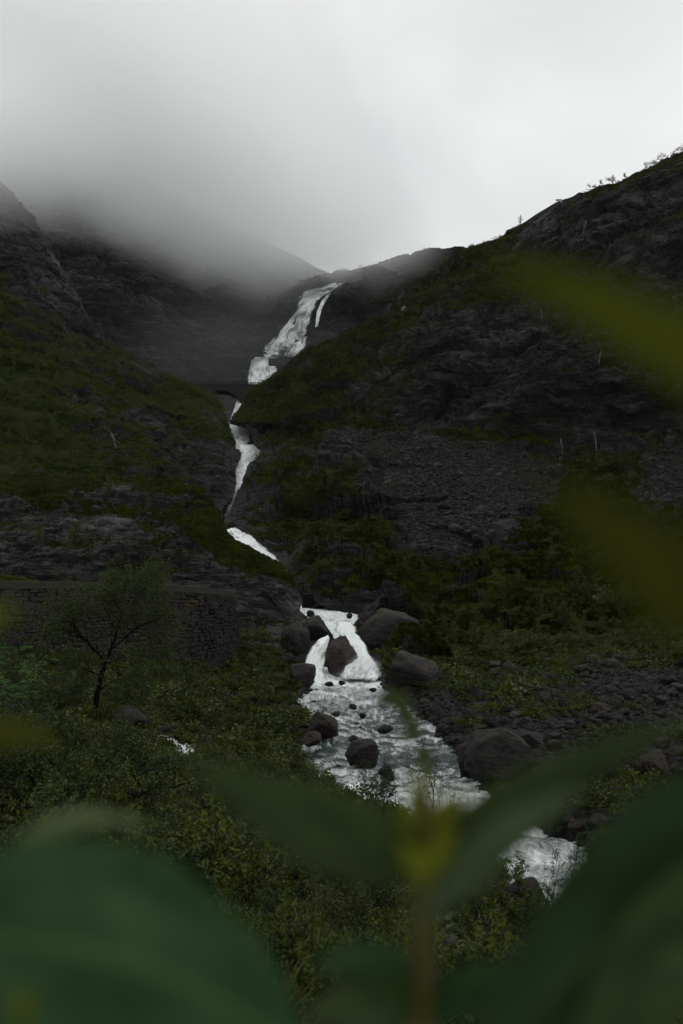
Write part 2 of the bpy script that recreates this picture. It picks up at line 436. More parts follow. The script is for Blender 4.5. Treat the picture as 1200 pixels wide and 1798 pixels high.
# --- river banks as (row, left, right) seen from the road
RIV = np.array([(1060, 520, 606), (1064, 524, 612), (1070, 530, 628), (1082, 545, 628), (1092, 562, 620), (1102, 582, 619), (1112, 584, 626), (1122, 594, 634), (1132, 606, 640), (1142, 612, 645),
    (1152, 600, 655), (1165, 575, 668), (1180, 560, 672), (1195, 548, 668), (1206, 538, 682), (1220, 524, 700), (1240, 535, 730), (1262, 545, 765), (1280, 555, 782), (1300, 528, 790),
    (1318, 525, 812), (1340, 545, 838), (1365, 575, 850), (1395, 640, 862), (1430, 740, 930), (1460, 815, 1010), (1490, 860, 1062), (1525, 890, 1085), (1560, 905, 1110), (1600, 940, 1180), (1660, 1010, 1330)], float)
CRK = np.array([(1276, 262, 284), (1290, 270, 312), (1304, 276, 336), (1320, 292, 346), (1332, 310, 350)], float)
def carve(px, py):
    m = 0
    for T, s in ((RIV, 9.0), (CRK, 6.0)):
        L = np.interp(py, T[:, 0], T[:, 1]); Rr = np.interp(py, T[:, 0], T[:, 2])
        q = sstep(-s, s, np.minimum(px - L, Rr - px)) * sstep(T[0, 0] - 6, T[0, 0] + 2, py) * (1 - sstep(T[-1, 0] - 4, T[-1, 0] + 6, py))
        m = np.maximum(m, q)
    return m

# valley floor (px columns, rows by distance)
cols = [-190, 0, 150, 300, 450, 600, 750, 900, 1050, 1200, 1400]
def prow(D, ys, vg, sc=None):
    sc = sc or [0] * len(cols); D = D if isinstance(D, list) else [D] * len(cols)
    return [(x, y, dd, v, s) for x, y, dd, v, s in zip(cols, ys, D, vg, sc)]
rows5 = [
 prow(1.6, [2560] * 11, [.7] * 11),
 prow(5, [1850, 1850, 1860, 1870, 1890, 1900, 1920, 1920, 1930, 1930, 1930], [.7] * 11),
 prow(10, [1600, 1600, 1610, 1640, 1670, 1700, 1725, 1740, 1755, 1760, 1750], [.7, .7, .7, .7, .7, .6, .35, .5, .6, .6, .6]),
 prow(16, [1470, 1475, 1490, 1520, 1565, 1610, 1640, 1660, 1680, 1670, 1650], [.7, .7, .7, .7, .7, .6, .3, .5, .5, .5, .5]),
 prow(25, [1370, 1375, 1390, 1430, 1490, 1545, 1570, 1580, 1580, 1560, 1520], [.7, .7, .7, .7, .7, .6, .5, .4, .3, .4, .5]),
 prow(35, [1300, 1305, 1320, 1360, 1430, 1480, 1490, 1478, 1470, 1440, 1400], [.7, .7, .7, .6, .6, .6, .5, .3, .2, .3, .5]),
 prow(45, [1240, 1250, 1268, 1310, 1380, 1420, 1412, 1400, 1385, 1365, 1330], [.7, .7, .7, .5, .6, .5, .3, .2, .3, .3, .5]),
 prow(56, [1200, 1210, 1228, 1285, 1325, 1345, 1340, 1325, 1318, 1300, 1275], [.7, .7, .7, .4, .7, .2, .2, .3, .5, .5, .5], [0, 0, 0, 0, 0, 0, .2, .4, .4, .4, .3]),
 prow(72, [1150, 1160, 1175, 1215, 1255, 1270, 1260, 1246, 1236, 1225, 1210], [.7, .7, .7, .65, .6, .2, .4, .75, .7, .6, .7], [0, 0, 0, 0, 0, 0, .5, .5, .6, .6, .5]),
 prow(88, [1108, 1115, 1130, 1160, 1185, 1208, 1200, 1188, 1180, 1172, 1160], [.7, .7, .7, .65, .5, .2, .4, .7, .6, .5, .5], [0, 0, 0, 0, 0, 0, .2, .3, .5, .6, .6]),
 prow(104, [1085, 1090, 1100, 1118, 1135, 1160, 1160, 1146, 1136, 1126, 1112], [.7, .7, .7, .5, .3, .1, .6, .7, .7, .5, .5]),
 prow(122, [1075, 1080, 1085, 1092, 1100, 1118, 1128, 1120, 1108, 1096, 1080], [.7, .7, .7, .5, .2, .1, .6, .8, .8, .8, .8]),
 prow(150, [1060, 1062, 1064, 1066, 1066, 1065, 1086, 1090, 1080, 1070, 1056], [.5, .5, .5, .3, .1, .1, .5, .8, .8, .8, .8]),
 prow(175, [1058, 1058, 1060, 1060, 1060, 1060, 1075, 1080, 1070, 1060, 1050], [.5] * 11),
]
patch('ground', 'valley ground of grass, low plants and wet rocks sloping to the river', rows5, 420, 560, 'ground', .20, 2.6,
      tv=[90, 60, 130, 110, 90, 80, 90, 70, 50, 45, 45, 40, 12], carve=carve, back=False, grassamp=.16, dip=(.1, .1, 1))

# right hillside: bank, green slope, scree, dark cliff, skyline
g, s0 = .8, 0
rows3 = [
 [(640, 1215, 96, .3), (720, 1215, 94, .4), (800, 1212, 94, .7), (870, 1212, 93, .7), (940, 1210, 92, .7), (1010, 1208, 90, .6), (1090, 1206, 88, .5), (1190, 1204, 84, .5), (1360, 1200, 80, .5)],
 [(600, 1120, 118, .2), (680, 1112, 118, .4), (770, 1105, 120, .75), (850, 1100, 122, .8), (930, 1095, 122, .8), (1010, 1090, 122, .8), (1090, 1086, 120, .8), (1190, 1080, 115, .8), (1360, 1060, 106, .8)],
 [(528, 1060, 150, .1), (610, 1045, 150, .2), (700, 1030, 154, .6), (790, 1025, 158, .75), (880, 1020, 160, .8), (960, 1015, 160, .8), (1050, 1010, 157, .8), (1170, 1000, 150, .8), (1360, 985, 135, .8)],
 [(512, 1005, 178, .1), (590, 985, 182, .35), (680, 965, 186, .5), (770, 950, 190, .3, .7), (860, 945, 193, .5, .4), (950, 940, 193, .7), (1050, 930, 190, .7, .1), (1170, 915, 180, .7, .2), (1360, 900, 162, .6, .3)],
 [(470, 960, 205, .2), (560, 930, 215, .75), (650, 915, 222, .75), (740, 890, 228, .2, .85), (840, 870, 232, .1, 1), (940, 860, 234, .2, .8), (1050, 860, 228, .75), (1170, 850, 215, .4, .7), (1360, 830, 195, .3, .8)],
 [(397, 912, 250, .1), (500, 890, 250, .7), (600, 865, 255, .6), (700, 835, 262, .2, .8), (810, 815, 268, .1, 1), (920, 815, 270, .5, .6), (1040, 815, 264, .8), (1170, 800, 250, .6, .4), (1360, 780, 225, .3, .5)],
 [(430, 830, 310, .2), (530, 800, 300, .65), (620, 780, 300, .45, .5), (720, 765, 302, .5, .5), (820, 770, 302, .7, .2), (920, 785, 298, .55), (1040, 785, 288, .3), (1170, 770, 270, .3), (1360, 745, 245, .2)],
 [(404, 745, 380, .3), (500, 740, 345, .55), (600, 738, 332, .5), (700, 738, 324, .3), (800, 740, 318, .12), (910, 748, 308, .12), (1040, 745, 296, .1), (1170, 725, 278, .1), (1360, 690, 252, .1)],
 [(435, 700, 440, .5), (510, 690, 400, .75), (600, 690, 370, .65), (690, 680, 350, .4), (790, 670, 336, .1), (900, 665, 322, .05), (1040, 660, 304, .05), (1170, 640, 286, .05), (1360, 600, 260, .05)],
 [(462, 672, 500, .5), (525, 645, 470, .6), (600, 630, 430, .7), (680, 610, 400, .6), (780, 585, 372, .2), (890, 570, 350, .05), (1030, 555, 326, .1), (1170, 535, 304, .1), (1360, 490, 280, .1)],
 [(492, 655, 540, .5), (545, 624, 530, .5), (610, 600, 500, .6), (680, 565, 460, .7), (770, 520, 430, .7), (870, 488, 392, .8), (1000, 470, 356, .6), (1150, 430, 330, .1), (1360, 370, 300, .1)],
 [(505, 652, 560, .5), (560, 618, 570, .5), (620, 592, 560, .6), (690, 552, 530, .7), (770, 487, 490, .75), (862, 440, 430, .6), (985, 410, 380, .1), (1140, 370, 350, .05), (1360, 280, 320, .15)],
 [(512, 652, 575, .5), (570, 616, 590, .5), (628, 588, 590, .6), (700, 545, 570, .7), (790, 468, 530, .8), (880, 418, 455, .5), (975, 372, 400, .1), (1090, 326, 370, .4), (1360, 215, 340, .9)],
 [(518, 654, 590, .5), (580, 618, 610, .5), (636, 590, 620, .6), (710, 548, 600, .7), (800, 466, 560, .8), (895, 410, 475, .5), (985, 371, 412, .4), (1110, 309, 385, .9), (1360, 175, 355, .9)],
]
eL3 = [(600, 530), (654, 492), (672, 458), (690, 437), (705, 427), (730, 411), (742, 404), (750, 424), (757, 438), (783, 446), (791, 459), (802, 453), (820, 433), (850, 425), (870, 419), (900, 401), (915, 394), (928, 415), (950, 450), (970, 483), (990, 504), (1010, 512), (1040, 522), (1058, 528), (1074, 640), (1120, 655), (1150, 672), (1190, 698), (1215, 712)]
patch('right_hillside', 'dark right hillside with wet cliff band, scree and mossy slopes', rows3, 560, 560, 'hill_right', .62, 11, edgeL=eL3, dip=(.34, .1, 1), grassamp=1.1, vegbias=.1)

# gorge bed behind both flanks
rowsG = [
 [(480, 1080, 165, 0), (560, 1062, 168, 0), (640, 1058, 168, 0)],
 [(400, 1020, 225, 0), (500, 1000, 225, 0), (580, 985, 225, 0)],
 [(350, 950, 290, 0), (430, 940, 292, 0), (520, 930, 290, 0)],
 [(320, 900, 385, 0), (400, 895, 395, 0), (480, 890, 385, 0)],
 [(290, 800, 425, 0), (420, 800, 440, 0), (520, 790, 430, 0)],
 [(290, 745, 470, 0), (420, 745, 490, 0), (520, 740, 480, 0)],
 [(290, 715, 560, 0), (415, 712, 580, 0), (520, 705, 570, 0)],
 [(290, 690, 660, 0), (430, 690, 680, 0), (540, 685, 680, 0)],
]
patch('gorge', 'wet grey rock bed of the gorge under the arched bridge', rowsG, 90, 240, 'cliff_far', .22, 10, back=False, grassamp=0)

# left upper hill
rows4 = [
 [(-170, 980, 170, .7), (0, 980, 178, .7), (90, 975, 190, .7), (170, 970, 200, .7), (240, 965, 210, .6), (300, 960, 225, .6), (350, 955, 245, .5), (392, 950, 270, .2)],
 [(-170, 820, 220, .9), (0, 825, 230, .9), (90, 832, 240, .6), (170, 845, 250, .5), (240, 855, 260, .6), (300, 865, 270, .5), (350, 880, 280, .3), (396, 900, 290, .1)],
 [(-160, 700, 280, .9), (0, 710, 285, .9), (90, 730, 290, .9), (170, 765, 296, .3), (240, 790, 300, .4), (310, 810, 306, .3), (370, 835, 312, .0), (412, 850, 318, 0)],
 [(-150, 590, 330, .8), (0, 600, 335, .75), (80, 625, 340, .6), (160, 670, 345, .5), (230, 710, 350, .5), (300, 745, 350, .5), (370, 775, 350, .4), (418, 800, 352, .1)],
 [(-140, 470, 375, .35), (0, 500, 380, .4), (70, 545, 386, .4), (140, 605, 392, .6), (210, 655, 398, .5), (280, 695, 402, .5), (350, 722, 402, .6), (402, 750, 398, .3)],
 [(-130, 370, 410, .1), (0, 410, 415, .15), (65, 460, 420, .1), (125, 540, 425, .2), (190, 618, 432, .4), (260, 665, 440, .3), (325, 690, 440, .7), (385, 716, 430, .5)],
 [(-120, 260, 440, .05), (-10, 312, 445, .05), (58, 385, 448, .05), (112, 475, 452, .05), (172, 578, 458, .2), (245, 641, 468, .3), (315, 676, 475, .5), (362, 694, 468, .5)],
]
eR4 = [(690, 350), (697, 372), (712, 392), (745, 401), (760, 405), (780, 414), (800, 419), (815, 418), (835, 414), (858, 411), (890, 395), (905, 391), (950, 392)]
patch('left_hillside', 'green left hillside with rock bands rising into the cloud', rows4, 400, 420, 'hill_left', .50, 10, edgeR=eR4, dip=(-.42, .1, 1), grassamp=1.0, vegbias=.06)

# left lower ledges
rows4b = [
 [(-170, 1110, 112, .5), (0, 1110, 113, .5), (90, 1110, 114, .4), (180, 1110, 115, .3), (260, 1112, 117, .3), (330, 1115, 118, .3), (390, 1118, 119, .3), (440, 1122, 120, .3), (490, 1125, 121, .3), (528, 1128, 122, .2)],
 [(-170, 1030, 122, .2), (0, 1030, 124, .1), (90, 1032, 125, .05), (180, 1034, 126, .05), (260, 1038, 127, .05), (330, 1042, 128, .05), (390, 1048, 130, .05), (435, 1055, 131, .02), (490, 1062, 134, .0), (527, 1068, 140, .0)],
 [(-170, 955, 134, .1), (0, 958, 134, .05), (90, 960, 135, .1), (180, 965, 136, .1), (260, 975, 137, .5), (330, 985, 138, .4), (385, 995, 139, .2), (428, 1005, 139, .3), (475, 1015, 140, .1), (522, 1035, 144, .05)],
 [(-170, 895, 150, .2), (0, 898, 150, .1), (90, 905, 150, .3), (180, 912, 150, .2), (260, 922, 151, .4), (330, 938, 152, .5), (380, 955, 152, .8), (416, 972, 151, .8), (462, 988, 150, .8), (512, 1006, 150, .5)],
 [(-170, 850, 172, .5), (0, 856, 172, .1), (90, 860, 172, .5), (180, 868, 172, .1), (260, 876, 172, .2), (325, 885, 171, .3), (372, 905, 168, .8), (404, 942, 162, .8), (452, 975, 158, .8), (506, 998, 156, .7)],
 [(-170, 826, 192, .8), (0, 832, 192, .8), (90, 836, 192, .5), (180, 840, 190, .4), (258, 842, 188, .7), (325, 848, 184, .4), (380, 880, 180, .5), (398, 925, 172, .8), (448, 968, 166, .8), (500, 993, 162, .7)],
]
eR4b = [(993, 500), (1000, 508), (1015, 516), (1035, 523), (1068, 527), (1128, 528)]
patch('rock_ledge', 'layered wet rock ledges with mossy tops on the left bank', rows4b, 400, 230, 'ledge', .42, 6.5, edgeR=eR4b, dip=(-.22, .1, 1), grassamp=.5, edge_w=.08, vegbias=.14)

# far headwall and the ridge
rows1 = [
 [(-220, 830, 560, .1), (60, 820, 560, .1), (180, 810, 562, .1), (300, 760, 600, .1), (420, 740, 640, .0), (520, 720, 650, .1), (620, 700, 640, .2), (740, 690, 620, .3), (880, 680, 600, .3), (1040, 680, 580, .3)],
 [(-220, 660, 600, .1), (60, 650, 600, .1), (180, 650, 605, .05), (300, 640, 640, .1), (430, 640, 668, .0), (510, 634, 660, .0), (600, 610, 650, .3), (730, 580, 630, .4), (880, 560, 620, .4), (1040, 560, 600, .4)],
 [(-220, 560, 660, .05), (60, 560, 660, .05), (180, 560, 665, .0), (300, 575, 690, .05), (430, 590, 700, .05), (520, 570, 690, .0), (610, 545, 680, .3), (730, 520, 660, .4), (880, 500, 650, .5), (1040, 500, 640, .5)],
 [(-220, 440, 720, .0), (60, 450, 720, .0), (180, 470, 725, .05), (300, 500, 745, .05), (430, 520, 755, .05), (540, 510, 735, .0), (620, 498, 725, .3), (740, 484, 700, .4), (880, 450, 690, .5), (1040, 440, 680, .5)],
 [(-220, 120, 900, .0), (60, 200, 900, .0), (180, 260, 890, .0), (300, 345, 880, .0), (420, 402, 860, .1), (515, 448, 840, .1), (598, 484, 800, .2), (700, 468, 770, .4), (870, 420, 760, .5), (1040, 350, 760, .5)],
]
patch('mountain', 'far grey mountain headwall fading into the cloud above the waterfall', rows1, 520, 320, 'cliff_far', .42, 30, dip=(.25, .2, 1), grassamp=1)

# ================================================================== water
def smooth2(A, k=2, it=2):
    for _ in range(it):
        for ax in (0, 1):
            B = np.pad(A, [(k, k) if a == ax else (0, 0) for a in (0, 1)], mode='edge'); c = np.cumsum(B, axis=ax)
            c = np.concatenate([np.zeros_like(np.take(c, [0], ax)), c], ax); n = A.shape[ax]
            A = (np.take(c, range(2 * k + 1, 2 * k + 1 + n), ax) - np.take(c, range(n), ax)) / (2 * k + 1)
    return A

def water_obj(name, P, uv, foam, mat, label, cat=None, kind=None, group=None):
    nv, nu = P.shape[:2]
    me = mesh_np(name, P.reshape(-1, 3), grid_faces(nv, nu)); attr(me, 'foam', foam)
    ul = me.uv_layers.new(name='UVMap'); vi = np.empty(len(me.loops), np.int32); me.loops.foreach_get('vertex_index', vi)
    ul.data.foreach_set('uv', uv.reshape(-1, 2)[vi].astype(np.float32).ravel())
    return tag(link(name, me, mat), label, cat, group, kind)

def river_surface(name, T, y0, y1, nr, nc, label, lift=.35, foamf=None, names=('ground',)):
    pys = np.linspace(y0, y1, nr); L = np.interp(pys, T[:, 0], T[:, 1]) - 7; Rr = np.interp(pys, T[:, 0], T[:, 2]) + 7
    u = np.linspace(0, 1, nc)[None]; PX = L[:, None] * (1 - u) + Rr[:, None] * u; PY = np.repeat(pys[:, None], nc, 1)
    D = np.zeros_like(PX); last = 150.
    for i in range(nr):
        for j in range(nc):
            h = hit(PX[i, j], PY[i, j], names, True)
            D[i, j] = h[3] if h and h[3] < 165 else (D[i, j - 1] if j else last)
        last = D[i, 0]
    D = np.exp(smooth2(np.log(D), 4, 2)); P = unproj(PX, PY, D)
    fl = P.reshape(-1, 3); w = fbm(fl * [.25, .12, .0] + 3, 3).reshape(nr, nc)
    t = P[..., 1] / 5.2 + w * 4.0 + P[..., 0] * .05; f = t - np.floor(t)
    step = sstep(0, .3, f) * (1 - f) ** 1.0
    amp = .26 + .4 * fbm(fl * [.1, .1, 0] + 60, 2).reshape(nr, nc)
    h = amp * step + .16 * fbm(fl * [.9, .7, .9], 4, .6).reshape(nr, nc) + .05 * fbm(fl * [4, 3, 4], 3, .6).reshape(nr, nc)
    P[..., 2] += h - (1 - lift) * .75
    foam = foamf(PX, PY) + (1 - sstep(.0, .45, f)) * .35 - .1
    uv = np.stack([P[..., 0], P[..., 1] * .8 - P[..., 2] * 1.6], -1)
    return water_obj(name, P, uv, np.clip(foam, 0, 1.3), M['river'], label, kind='structure')

def rfoam(px, py):
    k = np.array([(1060, .95), (1190, .95), (1205, .6), (1240, .42), (1300, .36), (1325, .22), (1345, .5), (1400, .8), (1440, .5), (1500, .75), (1540, .55), (1660, .5)])
    f = np.interp(py, k[:, 0], k[:, 1]); return f - .35 * sstep(690, 760, px) * sstep(1295, 1312, py) * (1 - sstep(1322, 1342, py))
river_surface('river', RIV, 1063, 1655, 420, 90, 'white rushing river falling in steps over rocks towards the camera', foamf=rfoam)
river_surface('stream_water', CRK, 1280, 1330, 50, 30, 'small patch of white side stream seen between the left bank rocks', foamf=lambda a, b: .95 + 0 * a)

def strip(name, A, B, nr, nc, mat, label, Doff=None, names=None, foam=.8, uvs=1.0, bulge=.0, amp=1.0, group=None, cat='waterfall', ragged=0, fade=None):
    """falling sheet between the bank lines A and B; points (px, py[, distance])"""
    def res(q):
        q = np.array(q, float); s = np.concatenate([[0], np.cumsum(np.hypot(*np.diff(q[:, :2], axis=0).T))]); t = np.linspace(0, s[-1], nr)
        return np.stack([np.interp(t, s, q[:, k]) for k in range(q.shape[1])], 1)
    a, b = res(A), res(B); u = np.linspace(0, 1, nc)[None, :, None]
    G = a[:, None] * (1 - u) + b[:, None] * u
    if G.shape[2] == 3: D = G[..., 2]
    else:
        D = np.zeros(G.shape[:2]); last = None
        for i in range(nr):
            for j in range(nc):
                h = hit(G[i, j, 0], G[i, j, 1], names); D[i, j] = last = h[3] if h else (last or 600)
        D = smooth2(D, 3, 2) - Doff
    D = D - bulge * np.sin(np.pi * u[..., 0])
    P = unproj(G[..., 0], G[..., 1], D)
    al = np.concatenate([np.zeros((1, nc)), np.cumsum(np.linalg.norm(np.diff(P, axis=0), axis=-1), 0)], 0)
    wd = np.linalg.norm(P[:, -1] - P[:, 0], axis=-1)[:, None] * u[..., 0]
    uv = np.stack([wd * uvs, al * uvs], -1)
    q = np.stack([wd * uvs * 4, al * uvs * .9, 0 * al], -1).reshape(-1, 3) + rng.random() * 50
    n = fbm(q, 4, .6).reshape(nr, nc)
    P = P - unproj(G[..., 0], G[..., 1], 1.0) * (n * amp)[..., None]
    if ragged:
        e = np.sin(np.pi * u[..., 0]) ** .5; P[..., 0] += fbm(q * .5 + 9, 3).reshape(nr, nc) * ragged * 1.6 * (1 - e * .6)
    fo = np.full((nr, nc), foam) - .7 * (1 - sstep(0, .16, u[..., 0])) - .7 * sstep(.84, 1, u[..., 0]) + .55 * fbm(q * [.22, .5, 1] + 7, 3).reshape(nr, nc)
    if fade is not None: fo = fo - fade(np.linspace(0, 1, nr))[:, None]
    return water_obj(name, P, uv, fo, mat, label, cat, group=group)

W1 = 'waterfall'
strip(W1, [(576, 497), (560, 504), (533, 509), (523, 519), (516, 537), (493, 567), (480, 588), (463, 609), (459, 629)],
      [(604, 497), (581, 512), (563, 530), (551, 548), (547, 572), (544, 590), (543, 608), (528, 628), (500, 631)], 150, 70, M['fall'],
      'tall white waterfall fanning down the far cliff above the arched bridge', 5, ('mountain',), foam=.80, uvs=.055, amp=4, ragged=5)
strip(W1, [(577, 513), (565, 527), (556, 547), (553, 575)], [(583, 513), (571, 531), (564, 550), (559, 573)], 60, 10, M['fall'],
      'thin side strand of white water right of the tall far waterfall', 4, ('mountain',), foam=.75, uvs=.055, amp=1)
strip(W1, [(446, 627), (434, 634), (430, 652), (434, 676)], [(470, 627), (486, 636), (493, 651), (466, 676)], 60, 50, M['fall'],
      'short wide white fall directly behind the arched bridge railing', 5, ('mountain',), foam=.75, uvs=.06, amp=3, ragged=3)
strip(W1, [(412, 690, 505), (414, 704, 500), (409, 722, 480), (404, 736, 470)], [(420, 690, 505), (429, 706, 500), (422, 722, 480), (411, 736, 470)], 50, 16, M['fall_dense'],
      'strand of white water visible through the arch of the bridge', foam=.8, uvs=.08, amp=1)
strip(W1, [(400, 742, 408), (402, 762, 392), (409, 779, 378), (414, 788, 370)], [(426, 742, 408), (442, 756, 396), (442, 772, 383), (434, 788, 370)], 60, 30, M['fall_dense'],
      'white water bulging out of the gorge just below the bridge', foam=1.0, uvs=.1, bulge=3, amp=1.5, ragged=1.6)
strip(W1, [(414, 782, 372), (418, 803, 360), (413, 826, 346), (411, 850, 332), (402, 875, 316), (393, 905, 300), (392, 925, 285)],
      [(452, 780, 372), (462, 793, 362), (446, 812, 350), (432, 835, 338), (426, 855, 328), (416, 878, 314), (404, 905, 300), (398, 925, 285)], 120, 34, M['fall_dense'],
      'white plunging water narrowing to a thread inside the dark gorge', foam=.95, uvs=.1, bulge=2, amp=1.4, ragged=2.0, fade=lambda v: .6 * sstep(.45, .9, v))
strip(W1, [(393, 930, 225), (405, 945, 218), (420, 958, 210), (425, 972, 203), (452, 984, 195), (480, 996, 186), (500, 1008, 178)],
      [(414, 926, 226), (443, 940, 219), (462, 955, 211), (485, 966, 203), (497, 980, 195), (504, 993, 186), (508, 1004, 178)], 90, 40, M['fall_dense'],
      'slanting white cascade leaving the gorge between mossy banks', foam=1.0, uvs=.16, amp=.8, ragged=.8)
strip(W1, [(586, 1092, 116), (590, 1108, 110), (603, 1122, 105), (618, 1134, 101), (626, 1147, 98), (604, 1168, 96), (590, 1199, 93.3)], [(619, 1092, 116), (628, 1110, 110), (638, 1124, 105), (642, 1137, 101), (650, 1149, 98), (666, 1168, 96), (671, 1199, 93.3)], 110, 40, M['fall_dense'],
      'main white chute pouring between the brown boulder and the mossy slab', foam=1.05, uvs=.45, amp=.35, ragged=.4, bulge=.6, fade=lambda v: 1.0 * sstep(.9, 1, v))
strip(W1, [(576, 1114, 101), (558, 1121, 99.5), (545, 1133, 98), (537, 1150, 97), (531, 1172, 96)], [(580, 1122, 101), (577, 1132, 99.5), (574, 1150, 98), (573, 1164, 97), (571, 1182, 96)], 70, 36, M['veil'],
      'thin veil of water curving over the rock left of the brown boulder', foam=.8, uvs=.5, amp=.15, bulge=.5, fade=lambda v: .8 * sstep(.88, 1, v))
strip(W1, [(548, 1172, 95), (552, 1184, 94.5), (557, 1200, 94)], [(566, 1174, 95), (572, 1187, 94.5), (580, 1202, 94)], 30, 14, M['fall_dense'],
      'short white spill below the veil into the rapids', foam=.9, uvs=.5, amp=.15)
TR = 'thin trickles on the wet cliffs'
for pts, w, lab in [
    ([(75, 476), (82, 500), (92, 522), (101, 542), (109, 556)], 3.0, 'long thin trickle on the upper left cliff, slanting down to grass'),
    ([(72, 384), (84, 405), (96, 425), (104, 448), (103, 466)], 3.0, 'faint curved trickle high on the left cliff just under the cloud'),
    ([(134, 505), (137, 515), (139, 527)], 2, 'short faint trickle in the left cliff beside the long one'),
    ([(174, 562), (177, 580)], 3, 'tiny trickle where the left cliff meets the grass ledge'),
    ([(186, 750), (194, 758), (201, 772), (205, 792)], 7, 'white trickle pouring over the rock slab in the left green slope'),
    ([(213, 613), (228, 630), (242, 643)], 2.5, 'slanting thin trickle below the grassy left ledge'),
    ([(1030, 388), (1025, 405), (1024, 425), (1025, 440)], 3, 'thin trickle at the top of the right cliff under the bushes'),
    ([(1050, 548), (1053, 560), (1052, 574)], 4, 'short white trickle on the right cliff above the forked one'),
    ([(1057, 608), (1055, 622), (1050, 640)], 4.5, 'brightest white trickle in the middle of the right cliff'),
    ([(1043, 610), (1046, 622), (1044, 638)], 2, 'faint trickle left of the brightest one on the right cliff'),
    ([(985, 770), (988, 786), (983, 810)], 4, 'trickle in the dark cleft at the right cliff foot'),
    ([(1044, 758), (1048, 775), (1050, 800)], 3, 'thin vertical trickle over the lowest slab of the right cliff'),
    ([(949, 540), (951, 556), (948, 566)], 2.5, 'small trickle on the dark right cliff below the mossy band')]:
    strip('trickle', [(x - w * .28, y) for x, y in pts], [(x + w * .28, y) for x, y in pts], 26, 4, M['trickle'], lab, .8, ('right_hillside', 'left_hillside', 'mountain'), foam=.85, uvs=.25, amp=.2, ragged=.5, cat='trickle of water')

# ================================================================== boulders
def rock_mesh(seed, sub=3, cuts=9, rough=.10, flat=1.0):
    r = np.random.default_rng(seed); bm = bmesh.new(); bmesh.ops.create_icosphere(bm, subdivisions=sub, radius=1)
    V = np.array([v.co[:] for v in bm.verts]); F = np.array([[v.index for v in f.verts] for f in bm.faces]); bm.free()
    V = V * (1 + .18 * fbm(V * 1.1 + seed * 3.1, 2)[:, None])
    V = V * r.uniform([.75, .6, .8], [1.25, 1.0, 1.1])
    for _ in range(cuts):
        n = r.normal(size=3); n[2] *= .8; n /= np.linalg.norm(n); d = V @ n; lim = r.uniform(.45, .82)
        V = V - np.outer(np.maximum(d - lim, 0) * .94, n)
    V = V * (1 + rough * fbm(V * 3.1 + seed, 3, .6)[:, None])
    h, e = facets(V * 2.2 + seed * 1.7)
    V = V * (1 + (.07 * h - .05 * (1 - sstep(0, .12, e)))[:, None])
    V /= np.abs(V).max(0)
    return mesh_np('boulder', V, F, smooth=sub > 3)
ROCKS = [rock_mesh(k, 4) for k in range(5)]
ROCKS_S = [rock_mesh(20 + k, 3, 16, .14) for k in range(7)]
PEB = [rock_mesh(40 + k, 1, 6) for k in range(4)]
def boulder(px, py, w, h, mat, label, big=True, group=None, dep=.9, rot=None, Dfix=None, k=None, sink=.15, names=('ground',)):
    """px, py = foot of the boulder; w, h = its width and height as seen"""
    hh = hit(px, py, names) or hit(px, py)
    inw = carve(np.array([px]), np.array([py - h * .2]))[0] > .35
    if inw and not big: sw_, h = 1.15, h * .75
    if inw: hh = hit(px, py, ('ground',), True) or hh; sink += .1
    D = Dfix or hh[3]; P = Vector(unproj(px, py, D)); sw, sh = w * D / FPX / 2, h * D / FPX / 2
    src = (ROCKS if big else ROCKS_S)[(k if k is not None else random.randrange(50)) % (5 if big else 7)]
    key = (src.name, mat)
    me = MESHV.get(key)
    if me is None: me = src.copy(); me.materials.clear(); me.materials.append(M[mat]); MESHV[key] = me
    o = link('boulder', me); rz = rot if rot is not None else random.uniform(0, 6.28)
    o.scale = (sw, sw * dep, sh * (1 + sink)); o.rotation_euler = (random.uniform(-.12, .12), random.uniform(-.12, .12), rz)
    o.location = P + Vector((0, sw * dep * .5, sh * (1 - sink)))
    return tag(o, label, 'boulder', group)
MESHV = {}
B = boulder
B(600, 1182, 62, 68, 'rock_brown', 'large brown boulder in mid-river with water pouring round both sides', k=0, rot=.3)
B(680, 1158, 125, 92, 'rock_slab', 'huge flat-topped mossy slab overhanging the right side of the chute', k=1, rot=.2, dep=.8, Dfix=112)
B(722, 1212, 118, 70, 'rock', 'broad smooth dark rock on the right bank beside the spray', k=2, rot=.5, dep=.7)
B(532, 1202, 52, 44, 'rock', 'dark squat boulder at the left foot of the side veil', k=3)
B(556, 1126, 74, 46, 'rock', 'dark wedge shaped boulder splitting the water at the top of the chute', k=4, rot=1.1)
B(520, 1150, 60, 60, 'rock', 'dark bank rock left of the wedge shaped boulder', k=0, rot=2.0)
B(545, 1083, 16, 16, 'rock', 'small dark rock at the left edge of the upper pool', False)
B(614, 1086, 13, 14, 'rock', 'small dark rock at the right end of the upper pool', False)
B(607, 1103, 22, 12, 'rock', 'low dark rock in the throat of the chute', False)
B(601, 1202, 13, 10, 'rock', 'small rounded rock just below the big brown boulder', False)
B(579, 1205, 20, 11, 'rock', 'flat dark rock in the foam below the side veil', False)
B(655, 1214, 14, 9, 'rock', 'little dark rock in the foam right of the main fall', False)
B(621, 1244, 17, 13, 'rock', 'dark pointed rock standing in the middle of the rapids', False)
B(637, 1260, 16, 12, 'rock', 'small pyramid rock just below the pointed mid-river one', False)
B(590, 1257, 17, 12, 'rock_brown', 'rounded brown rock touching the big left bank boulder', False)
B(566, 1292, 66, 42, 'rock_brown', 'big rounded brown boulder jutting from the left bank into the rapids', k=2, rot=.9)
B(677, 1286, 28, 18, 'rock', 'dark two-humped rock in the right half of the rapids', False, k=3)
B(621, 1304, 19, 19, 'rock', 'upright dark stone behind the broad lower river boulder', False, k=1)
